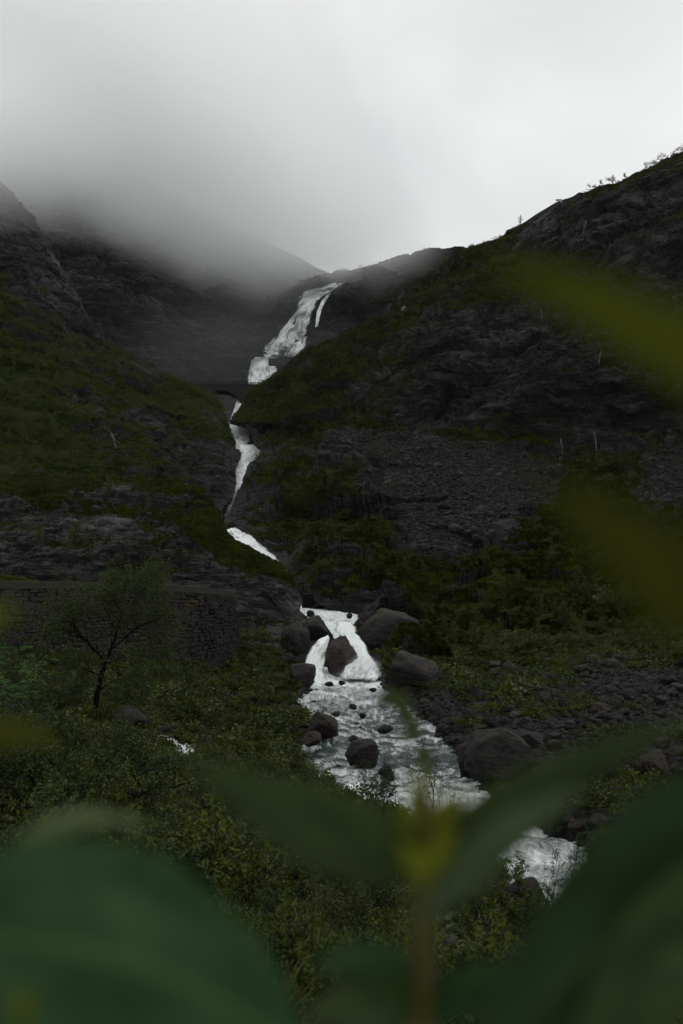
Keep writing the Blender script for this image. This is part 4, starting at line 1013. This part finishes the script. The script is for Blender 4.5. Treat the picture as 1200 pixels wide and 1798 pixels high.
# ================================================================== dry stone road wall
def stone_mat(name, cols):
    t = NT(name); oi = t.n('ShaderNodeObjectInfo').outputs['Random']; oc = t.n('ShaderNodeNewGeometry').outputs['Position']
    n = t.noise(6, 5, .7, oc); f = t.math('ADD', t.math('MULTIPLY', oi, .55), t.math('MULTIPLY', n, .5)); c = t.ramp(f, cols)
    return t.done(t.bsdf(c, .7, .15, n, .5, .03))
M['wall_stone'] = stone_mat('wall_stone', [(.2, (.0015, .0014, .0013)), (.5, (.0046, .0042, .0039)), (.85, (.015, .0132, .012))])
M['wall_core'] = stone_mat('wall_core', [(.2, (.003, .003, .003)), (.8, (.008, .007, .007))])
M['wall_red'] = stone_mat('rusty_stone', [(.2, (.013, .008, .005)), (.8, (.028, .016, .010))])
M['parapet'] = stone_mat('parapet_concrete', [(.2, (.014, .015, .010)), (.8, (.030, .031, .021))])
M['far_wall'] = stone_mat('far_wall_stone', [(.2, (.006, .006, .006)), (.8, (.03, .03, .03))])
def stone_mesh(seed):
    r = np.random.default_rng(seed); bm = bmesh.new(); bmesh.ops.create_cube(bm, size=1)
    bmesh.ops.bevel(bm, geom=bm.edges[:], offset=.10, segments=1, affect='EDGES')
    for v in bm.verts: v.co += Vector(r.normal(size=3) * .06)
    me = bpy.data.meshes.new('stone'); bm.to_mesh(me); bm.free(); return me
STN = [stone_mesh(k) for k in range(6)]
for m_ in STN: m_.materials.append(M['wall_stone'])
STR = [m_.copy() for m_ in STN]
for m_ in STR: m_.materials.clear(); m_.materials.append(M['wall_red'])
path = np.array([(-110, 1033, 73), (0, 1034, 76), (100, 1034, 79.5), (200, 1035, 83), (290, 1038, 86.5), (350, 1042, 90), (388, 1046, 94), (404, 1048, 100), (410, 1049, 108)], float)
pts = unproj(path[:, 0], path[:, 1], path[:, 2]); ls = np.concatenate([[0], np.cumsum(np.linalg.norm(np.diff(pts, axis=0), axis=1))])
def wp(s):
    p = np.array([np.interp(s, ls, pts[:, k]) for k in range(3)]); e = .3
    q = np.array([np.interp(s + e, ls, pts[:, k]) for k in range(3)]) - np.array([np.interp(s - e, ls, pts[:, k]) for k in range(3)])
    ax = unit(q * [1, 1, 0]); out = np.array([ax[1], -ax[0], 0]); return p, ax, out
wall = empty('stone_wall', pts[3] - [0, 0, 3]); tag(wall, 'long dry stone retaining wall of the road, dark, with a smooth parapet along its top', 'stone wall')
wo = np.array(wall.location)
ss = np.linspace(0, ls[-1], 60); BAT = .16; HW = 8.0
V = []
for s in ss:
    p, ax, out_ = wp(s)
    for zz, dpt in ((0, 0), (-HW, HW * BAT)): V.append(p + out_ * (dpt - .16) + [0, 0, zz])
    V.append(p - out_ * 3.0 + [0, 0, -HW]); V.append(p - out_ * 3.0 + [0, 0, -.05])
V = np.array(V) - wo; F = []
for i in range(len(ss) - 1):
    a, b = i * 4, i * 4 + 4
    F += [(a, a + 1, b + 1, b), (a, b, b + 3, a + 3), (a + 2, a + 3, b + 3, b + 2)]
link('core', mesh_np('core', V, F, False), M['wall_core'], wall)
V = []; F = []
for s in ss:
    p, ax, out_ = wp(s)
    for a_, z_ in ((.05, -.02), (.09, .0), (.09, .56), (.05, .60), (-.30, .60), (-.34, .56), (-.34, -.02)): V.append(p + out_ * a_ + [0, 0, z_])
for i in range(len(ss) - 1):
    for j in range(6): a, b = i * 7 + j, i * 7 + 7 + j; F.append((a, a + 1, b + 1, b))
link('parapet', mesh_np('parapet', np.array(V) - wo, F, False), M['parapet'], wall)
stones = []; z = -.04; r = np.random.default_rng(3)
while z > -HW + .6:
    hc = r.uniform(.2, .36); s = r.uniform(0, .5)
    while s < ls[-1] - .2:
        L = float(np.clip(r.lognormal(-.45, .42), .28, 1.5)); p, ax, out_ = wp(s + L / 2)
        c = p + out_ * (-(z - hc / 2) * BAT - .10 + r.uniform(-.07, .06)) + [0, 0, z - hc / 2 + .09 * math.sin(s * .9 + z * 2.1) * min(1, -z) + r.uniform(-.03, .03)]
        qx, qy, qD = proj(c); h = hit(float(qx), float(qy), ('ground',))
        if h is None or h[3] > qD - .3: stones.append((c, ax, L, hc, float(qx), float(qy), z))
        s += L + .02
    z -= hc + .015
stones.sort(key=lambda q: -(q[4] > 225) * 1000 - q[2] * 10 - (q[4] > 0) * 5)
VV, FF, off = [], [], 0
for k, (c, ax, L, hc, qx, qy, z) in enumerate(stones):
    ang = math.atan2(ax[1], ax[0]); tilt = Euler((r.normal() * .05, r.normal() * .06, ang + r.normal() * .03)); sc_ = (L * 1.0, r.uniform(.32, .5), hc * r.uniform(.82, 1.22))
    red = 315 < qx < 352 and 1052 < qy < 1064
    if k < 290 or red:
        o = link('stone', (STR if red else STN)[k % 6], None, wall); o.location = c - wo; o.rotation_euler = tilt; o.scale = sc_
        if red: o['label'] = 'rusty orange stone in the upper courses of the wall'
    else:
        me = STN[k % 6]; v = np.array([q.co[:] for q in me.vertices]) * sc_; v = v @ np.array(tilt.to_matrix()).T + (c - wo)
        for f in me.polygons:
            ff = list(f.vertices)
            for j in range(1, len(ff) - 1): FF.append([ff[0] + off, ff[j] + off, ff[j + 1] + off])
        VV.append(v); off += len(v)
if VV:
    o = link('stones', mesh_np('stones', np.concatenate(VV), FF, False), M['wall_stone'], wall); o['kind'] = 'stuff'
print('stones', len(stones))
# grassy verge behind the parapet
vm = bmesh.new(); c0 = unproj(25, 1032, 84)
V = []; nu_, nv_ = 40, 14
for j in range(nv_):
    for i in range(nu_):
        x = (i / (nu_ - 1)) * 9.0 - 6.2; y = j / (nv_ - 1) * 5
        hgt = 1.45 * max(0, 1 - ((x + 3.5) / 6.3) ** 2) ** .7 * math.sin(min(1, j / 7) * 1.57) - .4
        V.append(c0 + [x, y, hgt + .06 * random.random()])
me = mesh_np('verge', V, grid_faces(nv_, nu_)); attr(me, 'cover', np.full(len(V), 1.2)); attr(me, 'scree', np.zeros(len(V)))
tag(link('grass_verge', me, M['grass']), 'bright green grassy mound behind the road parapet at the left edge', 'grass mound')
P_ = np.array(V)[rng.integers(0, len(V), 900)]; sc = rng.uniform(.25, .5, 900)
scatter('grass', P_, rz(900), np.stack([sc] * 3, 1), TUFT + [bush_mesh(99, 120, .12, 'leaf_yellow', .6)], 'bright grass growing on the road verge')

# ================================================================== far walls, bridge, sign
def ribbon_wall(name, pts, hgt, th, mat, label, batter=.1):
    P = np.array([unproj(*q) for q in pts]); n = 50; t = np.linspace(0, len(P) - 1, n); P = hermite(np.arange(len(P)).astype(float), P, t)
    V = []
    for i in range(n):
        ax = unit((P[min(i + 1, n - 1)] - P[max(i - 1, 0)]) * [1, 1, 0]); o_ = np.array([ax[1], -ax[0], 0]); q = P[i] - P[0]
        V += [q, q + o_ * hgt * batter - [0, 0, hgt], q - o_ * th - [0, 0, hgt], q - o_ * th]
    F = []
    for i in range(n - 1):
        a = i * 4; F += [(a + j, a + (j + 1) % 4, a + 4 + (j + 1) % 4, a + 4 + j) for j in range(4)]
    o = empty(name, P[0]); link('masonry', mesh_np('masonry', V, F, False), M[mat], o)
    V = []
    for i in range(n):
        ax = unit((P[min(i + 1, n - 1)] - P[max(i - 1, 0)]) * [1, 1, 0]); o_ = np.array([ax[1], -ax[0], 0]); q = P[i] - P[0]
        V += [q + o_ * .15 + [0, 0, .01], q + o_ * .15 + [0, 0, .35], q - o_ * (th + .1) + [0, 0, .35], q - o_ * (th + .1) + [0, 0, .01]]
    link('coping', mesh_np('coping', V, F, False), M[mat], o)
    return tag(o, label, 'stone wall')
def crest(px, names=('right_hillside',)):
    for py in np.arange(240, 560, .5):
        h = hit(px, py, names)
        if h: return py, h[3]
CW = []
for x, y in ((889, 430), (902, 413), (920, 395), (940, 379), (960, 367), (982, 360.5), (1004, 359), (1018, 362)):
    cy_, cD = crest(x); CW.append((x, min(y, cy_ - 2), min(max(cD - 2, 385), 470)))
print('crest', CW)
CW = [(x, y, float(np.interp(x, [889, 1018], [462, 396]))) for x, y, _ in CW]
ribbon_wall('retaining_wall', CW, 9, 3, 'far_wall', 'curved road retaining wall on the right skyline below the sign')
ribbon_wall('retaining_wall', [(472, 630.5, 628), (487, 630, 625), (505, 631, 624), (524, 633, 628)], 4.0, 2, 'far_wall', 'small dark wall crossing in front of the foot of the tall waterfall')

M['bridge'] = stone_mat('bridge_stone', [(.2, (.002, .002, .002)), (.8, (.009, .009, .009))])
M['iron'] = stone_mat('dark_iron', [(.2, (.01, .01, .01)), (.8, (.02, .02, .02))])
DB = 498.0; mpp = DB / FPX; bo = unproj(388, 686, DB)
br = empty('stone_bridge', bo); tag(br, 'dark stone arch bridge with iron railing spanning the gorge', 'bridge')
X0, X1 = (318 - 388) * mpp, (492 - 388) * mpp; Rr_ = 38.5 * mpp; DW = 7.0; deck = 10.5 * mpp
xs = np.unique(np.concatenate([np.linspace(X0, X1, 40), np.linspace(-Rr_, Rr_, 49)]))
def zb(x): return -Rr_ + math.sqrt(max(Rr_ ** 2 - x * x, 0)) if abs(x) < Rr_ else -Rr_ - 6
V = []
for x in xs:
    zz = -Rr_ + math.sqrt(max(Rr_ ** 2 - x * x, 0)) if abs(x) <= Rr_ else -Rr_ - 8
    for y, z in ((0, zz), (0, deck), (DW, deck), (DW, zz)): V.append((x, y, z))
F = []
for i in range(len(xs) - 1):
    a = i * 4; F += [(a + j, a + (j + 1) % 4, a + 4 + (j + 1) % 4, a + 4 + j) for j in range(4)]
link('spandrel', mesh_np('spandrel', V, F, False), M['bridge'], br)
for k in range(25):                                            # voussoirs of the arch ring
    a = math.pi * (k + .5) / 25; o = link('arch_stone', STN[k % 6], None, br); rr = Rr_ + .42
    o.location = (math.cos(a) * rr, .1, -Rr_ + math.sin(a) * rr); o.rotation_euler = (0, math.pi / 2 - a, 0); o.scale = (math.pi * rr / 25 * .95, .9, .85)
def box_np(x0, x1, y0, y1, z0, z1):
    V = [(x, y, z) for x in (x0, x1) for y in (y0, y1) for z in (z0, z1)]
    return V, [(0, 1, 3, 2), (4, 6, 7, 5), (0, 4, 5, 1), (2, 3, 7, 6), (0, 2, 6, 4), (1, 5, 7, 3)]
link('kerb', mesh_np('kerb', *box_np(X0, X1, -.18, .35, deck + .004, deck + .4), False), M['bridge'], br)
for s_ in (.85, 1.3): link('rail', mesh_np('rail', *box_np(X0, X1, .02, .2, deck + s_ - .09, deck + s_ + .09), False), M['iron'], br)
pm = mesh_np('post', *box_np(-.12, .12, -.1, .08, 0, 1.0), False); pm.materials.append(M['iron'])
for k in range(22): o = link('post', pm, None, br); o.location = (X0 + (X1 - X0) * (k + .5) / 22, .1, deck + .38)

def person(px, lab, coat, h=1.75, turn=0):
    J = {'pel': (0, 0, .95), 'ch': (0, 0, 1.32), 'nk': (0, 0, 1.5), 'hd': (0, -.02, 1.64), 'tp': (0, -.02, 1.72), 'hl': (.1, 0, .9), 'kl': (.11, -.02, .5), 'al': (.11, 0, .08), 'fl': (.12, -.14, .03),
         'hr': (-.1, 0, .9), 'kr': (-.11, -.02, .5), 'ar': (-.11, 0, .08), 'fr': (-.12, -.14, .03), 'sl': (.19, 0, 1.42), 'el': (.25, -.08, 1.15), 'wl': (.18, -.3, 1.12), 'sr': (-.19, 0, 1.42), 'er': (-.25, -.08, 1.15), 'wr': (-.18, -.3, 1.12)}
    E = [('pel', 'ch'), ('ch', 'nk'), ('nk', 'hd'), ('hd', 'tp'), ('pel', 'hl'), ('hl', 'kl'), ('kl', 'al'), ('al', 'fl'), ('pel', 'hr'), ('hr', 'kr'), ('kr', 'ar'), ('ar', 'fr'), ('ch', 'sl'), ('sl', 'el'), ('el', 'wl'), ('ch', 'sr'), ('sr', 'er'), ('er', 'wr')]
    rad = {'pel': .16, 'ch': .18, 'nk': .07, 'hd': .105, 'tp': .09, 'hl': .11, 'hr': .11, 'kl': .075, 'kr': .075, 'al': .055, 'ar': .055, 'fl': .045, 'fr': .045, 'sl': .085, 'sr': .085, 'el': .06, 'er': .06, 'wl': .04, 'wr': .04}
    ks = list(J); me = bpy.data.meshes.new('body'); me.from_pydata([J[k] for k in ks], [(ks.index(a), ks.index(b)) for a, b in E], [])
    o = bpy.data.objects.new('person', me); COL.objects.link(o); me.materials.append(coat)
    md = o.modifiers.new('skin', 'SKIN')
    for v, k in zip(me.skin_vertices[0].data, ks): v.radius = (rad[k],) * 2; v.use_root = (k == 'pel')
    o.modifiers.new('sub', 'SUBSURF').levels = 1; o.modifiers['sub'].render_levels = 1
    o.location = bo + [(px - 388) * mpp, .75, deck + .02]; o.rotation_euler = (0, 0, turn); s = h / 1.75; o.scale = (s,) * 3
    return tag(o, lab, 'person')
t = NT('dark_coat'); COAT = t.done(t.bsdf((.012, .012, .016), .9, .1)); t = NT('grey_coat'); COAT2 = t.done(t.bsdf((.04, .038, .038), .9, .1))
for px, lab, ct, tr in [(452.5, 'person in dark clothes standing at the bridge railing, left of a close pair', COAT, .1), (455, 'person in grey clothes close beside the other at the railing', COAT2, -.3), (461, 'person in dark clothes alone at the right end of the railing', COAT, .4), (444.5, 'person in dark clothes alone left of the pair on the bridge', COAT, .2)]:
    person(px, lab, ct, 1.75, tr)

# sign above the far wall
t = NT('sign_white'); SW = t.done(t.bsdf((.5, .5, .5), .6, .3)); t = NT('sign_brown'); SB = t.done(t.bsdf((.075, .03, .025), .6, .3))
sp_ = unproj(981.5, CW[5][1] - 1.2, 411); sg = empty('road_sign', sp_, R(-4)); tag(sg, 'wide low signboard with pale frame on the skyline above the curved wall', 'sign')
m4 = 409 / FPX
link('board', mesh_np('board', *box_np(-5.6 * m4, 5.6 * m4, -.06, .06, .2 * m4, 3.9 * m4), False), SW, sg)
link('panel', mesh_np('panel', *box_np(-5.0 * m4, 5.0 * m4, -.075, -.0605, 1.1 * m4, 3.2 * m4), False), SB, sg)
for x in (-4.2, 4.2): link('post', mesh_np('post', *box_np(x * m4 - .07, x * m4 + .07, -.058, .058, -3 * m4, .5 * m4 - .3), False), SW, sg)

# ================================================================== blurred foliage close to the lens
def fgleaf_mat(name, c1, c2, vein, rough=.4, spec=.35, trans=.3):
    t = NT(name); uv = t.n('ShaderNodeTexCoord').outputs['UV']; sx = t.n('ShaderNodeSeparateXYZ'); t.l(uv, sx.inputs[0])
    n = t.ramp(t.noise(3.2, 3, .55, uv), [(.35, 0), (.65, 1)]); c = t.mix(n, c1, c2)
    dx = t.math('ABSOLUTE', t.math('SUBTRACT', sx.outputs[0], .5))
    sv = t.math('FRACT', t.math('MULTIPLY', t.math('SUBTRACT', sx.outputs[1], t.math('MULTIPLY', dx, .55)), 11))
    vm = t.math('MAXIMUM', t.ramp(dx, [(.012, 1), (.03, 0)]), t.ramp(sv, [(.0, .7), (.08, 0)])); c = t.mix(vm, c, vein)
    b = t.bsdf(c, rough, spec, t.math('SUBTRACT', 1, vm), .3, .001); tr = t.n('ShaderNodeBsdfTranslucent'); t.l(t.mix(.5, c, (c2[0] * 1.6, c2[1] * 1.5, .004)), tr.inputs[0])
    mx = t.n('ShaderNodeMixShader', _Fac=trans); t.l(b, mx.inputs[1]); t.l(tr.outputs[0], mx.inputs[2]); return t.done(mx.outputs[0])
M['fg_deep'] = fgleaf_mat('deep_green_leaf', (.007, .018, .005), (.017, .034, .012), (.03, .05, .018), .65, .08, .25)  # darker version of the broad leaf green, for the lower right
M['fg_blue'] = fgleaf_mat('broad_leaf', (.010, .031, .008), (.026, .056, .019), (.04, .07, .024), .65, .08, .3)
M['fg_dark'] = fgleaf_mat('dark_broad_leaf', (.010, .022, .002), (.024, .042, .003), (.02, .035, .008), .5, .2, .25)
M['fg_olive'] = fgleaf_mat('olive_leaf', (.055, .068, .004), (.085, .10, .005), (.10, .11, .01), .6, .1, .5)
M['fg_lit_face'] = fgleaf_mat('lit_leaf_face', (.022, .042, .014), (.052, .078, .030), (.07, .09, .04), .5, .2, .3)  # paler green paints in the light on the folded long leaf's lower face
M['fg_moss'] = fgleaf_mat('moss_green_leaf', (.034, .040, .002), (.054, .060, .003), (.06, .07, .006), .6, .08, .5)
M['fg_pale'] = fgleaf_mat('curled_pale_leaf', (.05, .075, .02), (.11, .14, .06), (.12, .14, .07), .5, .2, .35)
M['fg_yellow'] = fgleaf_mat('young_leaf', (.08, .11, .005), (.16, .17, .008), (.2, .19, .015), .6, .15, .5)
t = NT('brown_stem'); M['fg_stem'] = t.done(t.bsdf((.034, .032, .004), .6, .12))
def leaf_blade(P0, P1, P2, wid, roll, fold=.25, mat='fg_blue', parent=None, shape=.8, nm='leaf', cup=0):
    """blade along the curve P0-P1-P2 (world), widest before the middle"""
    P0, P1, P2 = (np.array(q, float) for q in (P0, P1, P2)); n, m = 22, 9; t_ = np.linspace(0, 1, n)[:, None]
    C = (1 - t_) ** 2 * P0 + 2 * t_ * (1 - t_) * P1 + t_ ** 2 * P2; tan = unit(np.gradient(C, axis=0)); view = unit(C)
    s = unit(np.cross(tan, view)); nn = np.cross(s, tan); s2 = s * math.cos(roll) + nn * math.sin(roll); n2 = np.cross(s2, tan)
    prof = np.sin(np.pi * t_[:, 0] ** shape) ** .8 * (1 - .08 * t_[:, 0]); prof[0] = .04; prof[-1] = .01
    x = np.linspace(-1, 1, m)[None, :]; w = wid * prof[:, None] * x
    V = C[:, None] + s2[:, None] * w[..., None] + n2[:, None] * (np.abs(w) * fold + wid * .05 * np.sin(t_ * 22) * x ** 2)[..., None]
    me = mesh_np(nm, V.reshape(-1, 3) , grid_faces(n, m)); ul = me.uv_layers.new(name='UVMap')
    uv = np.stack([np.broadcast_to(x * .5 + .5, (n, m)), np.broadcast_to(t_, (n, m))], -1).reshape(-1, 2); vi = np.empty(len(me.loops), np.int32); me.loops.foreach_get('vertex_index', vi)
    ul.data.foreach_set('uv', uv[vi].astype(np.float32).ravel())
    o = link(nm, me, M[mat], parent); md = o.modifiers.new('thick', 'SOLIDIFY'); md.thickness = .0004
    if parent is not None: o.location = -Vector(parent.location)
    return o
def U(px, py, D): return unproj(px, py, D)
def stem_tube(pts, r0, r1, parent, mat='fg_stem'):
    pl = Plant(1); p = np.array(pts); p = hermite(np.arange(len(p)).astype(float), p, np.linspace(0, len(p) - 1, 24)); t = unit(np.gradient(p, axis=0)); a = unit(np.cross(t, [.3, .9, .1])); b = np.cross(t, a); ph = np.arange(8) / 8 * 2 * np.pi
    rr = np.linspace(r0, r1, 24)[:, None, None]; V = p[:, None] + rr * (a[:, None] * np.cos(ph)[None, :, None] + b[:, None] * np.sin(ph)[None, :, None])
    F = [(i * 8 + j, i * 8 + (j + 1) % 8, i * 8 + 8 + (j + 1) % 8, i * 8 + 8 + j) for i in range(23) for j in range(8)]
    o = link('stem', mesh_np('stem', V.reshape(-1, 3), F), M[mat], parent); o.location = -Vector(parent.location)
def sprig(root, label, stem, leaves, group=None, r=(.0022, .0012)):
    e = empty('leafy_branch', Vector(root)); tag(e, label, 'leafy branch', group)
    stem_tube(stem, r[0], r[1], e)
    for a in leaves: leaf_blade(*a[:5], fold=a[5], mat=a[6], parent=e, shape=a[7] if len(a) > 7 else .8)
    return e
px_ = lambda w, D: w * D / FPX
# centre sprig
sprig(U(742, 1900, .42), 'blurred upright sprig with broad leaves in the centre, yellow tip buds', [U(742, 1980, .42), U(742, 1750, .42), U(745, 1600, .42), U(745, 1480, .42), U(748, 1390, .42)], [
    (U(742, 1520, .42), U(560, 1470, .40), U(335, 1338, .36), px_(76, .39), .2, .2, 'fg_dark', .7),
    (U(750, 1560, .42), U(850, 1400, .42), U(1210, 1265, .37), px_(52, .4), -.1, .2, 'fg_dark', .75),
    (U(750, 1610, .41), U(850, 1470, .38), U(1020, 1385, .36), px_(40, .38), .3, .3, 'fg_lit_face', .8),  # blade standing for the long leaf's lit lower face, lightened by its colour
    (U(745, 1480, .42), U(728, 1430, .42), U(742, 1350, .42), px_(30, .42), .3, .3, 'fg_yellow', .8),
    (U(750, 1480, .42), U(780, 1440, .42), U(812, 1385, .42), px_(30, .42), -.3, .3, 'fg_yellow', .8),
    (U(745, 1500, .42), U(715, 1470, .42), U(700, 1425, .43), px_(22, .42), .3, .3, 'fg_yellow', .8),
    (U(745, 1560, .41), U(735, 1510, .41), U(700, 1478, .41), px_(24, .41), .2, .3, 'fg_yellow', .8),
    (U(748, 1540, .41), U(775, 1500, .41), U(800, 1450, .41), px_(24, .41), -.2, .3, 'fg_yellow', .8),
    (U(738, 1720, .42), U(640, 1660, .40), U(545, 1700, .38), px_(34, .39), .3, .2, 'fg_blue', .8),
    (U(738, 1790, .42), U(650, 1740, .40), U(535, 1790, .38), px_(60, .39), .1, .2, 'fg_dark', .8),
    (U(750, 1800, .42), U(820, 1700, .40), U(925, 1712, .38), px_(42, .39), .3, .2, 'fg_blue', .8)], r=(.0062, .0035))
sprig(U(-60, 1880, .36), 'very large blurred grey green leaf filling the lower left corner', [U(-90, 1950, .36), U(-70, 1880, .36), U(-60, 1800, .36), U(-70, 1700, .36)], [
    (U(-180, 1660, .34), U(270, 1600, .34), U(560, 1890, .36), px_(215, .34), .25, .12, 'fg_blue', .75),
    (U(-60, 1790, .33), U(0, 1760, .33), U(66, 1772, .33), px_(45, .33), .1, .2, 'fg_olive', .8)])
sprig(U(-30, 1560, .42), 'blurred narrow curled leaf above the very large left one', [U(-120, 1640, .42), U(-60, 1600, .42), U(-10, 1560, .42), U(14, 1520, .42)], [
    (U(12, 1530, .42), U(95, 1395, .42), U(268, 1455, .40), px_(21, .42), .25, .4, 'fg_pale', .7)])
sprig(U(-60, 1330, .40), 'blurred olive leaf poking in at the left edge below the rowan', [U(-160, 1340, .4), U(-110, 1320, .4), U(-80, 1310, .4), U(-60, 1300, .4)], [
    (U(-70, 1300, .4), U(20, 1272, .4), U(108, 1305, .4), px_(27, .4), .2, .2, 'fg_moss', .8)])
sprig(U(-60, 1100, .34), 'faint blurred leaf at the left edge beside the stone wall', [U(-120, 1190, .34), U(-80, 1160, .34), U(-60, 1130, .34), U(-40, 1110, .34)], [
    (U(-45, 1120, .34), U(-20, 1060, .34), U(40, 1080, .34), px_(24, .34), .6, .2, 'fg_olive', .8), (U(-60, 1150, .34), U(-30, 1135, .34), U(12, 1160, .34), px_(14, .34), .3, .2, 'fg_blue', .8)])
sprig(U(1240, 1850, .36), 'very large dark blurred leaves filling the lower right corner', [U(1330, 1980, .36), U(1290, 1900, .36), U(1260, 1820, .36), U(1250, 1760, .36)], [
    (U(1440, 1360, .35), U(1180, 1520, .36), U(800, 1900, .37), px_(150, .36), .25, .12, 'fg_deep', .85),
    (U(1330, 1500, .34), U(1160, 1680, .35), U(990, 1890, .36), px_(95, .35), .1, .15, 'fg_dark', .8),
    (U(1270, 1700, .33), U(1190, 1690, .33), U(1120, 1850, .33), px_(60, .33), .3, .2, 'fg_dark', .8)])
sprig(U(1300, 700, .22), 'heavily blurred olive leaf crossing the right cliff', [U(1420, 760, .22), U(1360, 730, .22), U(1320, 700, .22), U(1290, 680, .22)], [
    (U(1330, 720, .21), U(1130, 540, .21), U(850, 462, .2), px_(64, .21), .2, .15, 'fg_olive', .62)])
sprig(U(1300, 1080, .24), 'heavily blurred olive leaf over the right slope, lower of two', [U(1420, 1180, .22), U(1370, 1150, .22), U(1320, 1120, .22), U(1300, 1100, .22)], [
    (U(1320, 1120, .22), U(1170, 1010, .22), U(960, 850, .21), px_(88, .22), .2, .15, 'fg_moss', .7)])
sprig(U(760, 1345, .75), 'blurred drooping twig of four small dark leaves over the river', [U(752, 1380, .75), U(742, 1330, .75), U(715, 1260, .75), U(688, 1222, .75)], [
    (U(700, 1212, .75), U(680, 1225, .75), U(660, 1244, .75), px_(15, .75), .1, .2, 'fg_dark', .8), (U(690, 1220, .75), U(712, 1240, .75), U(718, 1262, .75), px_(17, .75), .1, .2, 'fg_dark', .8),
    (U(700, 1250, .75), U(722, 1258, .75), U(734, 1276, .75), px_(14, .75), .1, .2, 'fg_dark', .8), (U(742, 1278, .75), U(720, 1290, .75), U(700, 1300, .75), px_(13, .75), .1, .2, 'fg_dark', .8),
    (U(735, 1310, .75), U(748, 1325, .75), U(752, 1348, .75), px_(15, .75), .1, .2, 'fg_dark', .8)], r=(.001, .0008))

# ================================================================== cloud, mist, haze
def vol_mat(name, dens, col=(.95, .96, .97), scale=2.0, thr=(.3, .7), fall=.75, power=1.0, aniso=.35):
    t = NT(name); oc = t.n('ShaderNodeTexCoord').outputs['Object']; ln = t.n('ShaderNodeVectorMath', operation='LENGTH'); t.l(oc, ln.inputs[0])
    n = t.noise(scale, 3, .55, oc); f = t.math('SUBTRACT', 1, ln.outputs['Value'])
    f = t.math('ADD', f, t.math('MULTIPLY', t.math('SUBTRACT', n, .55), .55)); mr = t.n('ShaderNodeMapRange', interpolation_type='SMOOTHSTEP'); t.l(f, mr.inputs[0]); mr.inputs[2].default_value = fall
    edge = t.n('ShaderNodeMapRange', interpolation_type='SMOOTHSTEP'); t.l(t.math('SUBTRACT', 1, ln.outputs['Value']), edge.inputs[0]); edge.inputs[2].default_value = .18
    d = t.math('MULTIPLY', t.math('MULTIPLY', mr.outputs[0], edge.outputs[0]), dens)
    v = t.n('ShaderNodeVolumePrincipled'); t.l(d, v.inputs['Density']); v.inputs['Color'].default_value = (*col, 1); v.inputs['Anisotropy'].default_value = aniso
    t.l(v.outputs[0], t.out.inputs['Volume']); return t.m
def vol_blob(name, px, py, D, rad, mat, label, rot=(0, 0, 0)):
    bm = bmesh.new(); bmesh.ops.create_icosphere(bm, subdivisions=3, radius=1); me = bpy.data.meshes.new(name); bm.to_mesh(me); bm.free()
    o = link(name, me, mat); o.location = unproj(px, py, D); o.scale = rad; o.rotation_euler = rot
    return tag(o, label, kind='stuff')
CM = vol_mat('cloud', .022, (.995, .997, 1), 1.6, fall=.9)
CM2 = vol_mat('thin_cloud', .045, (.995, .997, 1), 1.6, fall=.9)
CM3 = vol_mat('hanging_cloud', .030, (.995, .997, 1), 2.2, fall=.9)
vol_blob('cloud', 60, 40, 650, (240, 200, 138), CM, 'low grey cloud swallowing the left mountain', (0, R(16), 0))
vol_blob('cloud', 380, 300, 690, (190, 150, 88), CM3, 'pale cloud drifting down the headwall beside the waterfall', (0, R(26), 0))
vol_blob('cloud', -60, 215, 392, (84, 40, 50), CM2, 'thin cloud drifting over the near left cliff top')
vol_blob('mist', 368, 838, 345, (12, 12, 16), vol_mat('mist', .012, (.98, .98, .98), 2.5), 'thin mist rising from the gorge fall')
vol_blob('mist', 400, 610, 590, (95, 50, 55), vol_mat('veil_mist', .0018, (.98, .99, 1), 2.0, fall=.9), 'faint mist hanging before the headwall behind the bridge')
vol_blob('spray', 637, 1174, 96, (2.2, 2.0, 1.7), vol_mat('spray', .8, (.99, .99, .99), 2.6, fall=.9), 'white spray bursting at the foot of the main chute')
vol_blob('spray', 612, 1188, 95, (2.3, 2, 1.0), vol_mat('spray_low', .06, (.97, .97, .97), 3.0, fall=.7), 'thin spray drifting in front of the brown boulder')

bpy.context.view_layer.update()
lo = np.array([9e9] * 3); hi = -lo
for o in bpy.data.objects:
    if o.type == 'MESH' and o.name in SC.objects and not o.name.startswith('cloud'):
        for c in o.bound_box:
            q = np.array(o.matrix_world @ Vector(c)); lo = np.minimum(lo, q); hi = np.maximum(hi, q)
lo = lo - [3, 3, 1]; hi = hi + [3, 3, 2]
V, F = box_np(lo[0], hi[0], lo[1], hi[1], lo[2], hi[2])
hz = link('haze', mesh_np('haze', V, F, False)); t = NT('haze'); v = t.n('ShaderNodeVolumePrincipled', _Density=.000014); v.inputs['Color'].default_value = (.93, .95, .97, 1); t.l(v.outputs[0], t.out.inputs['Volume'])
hz.data.materials.append(t.m); tag(hz, 'damp grey air filling the valley', kind='stuff')
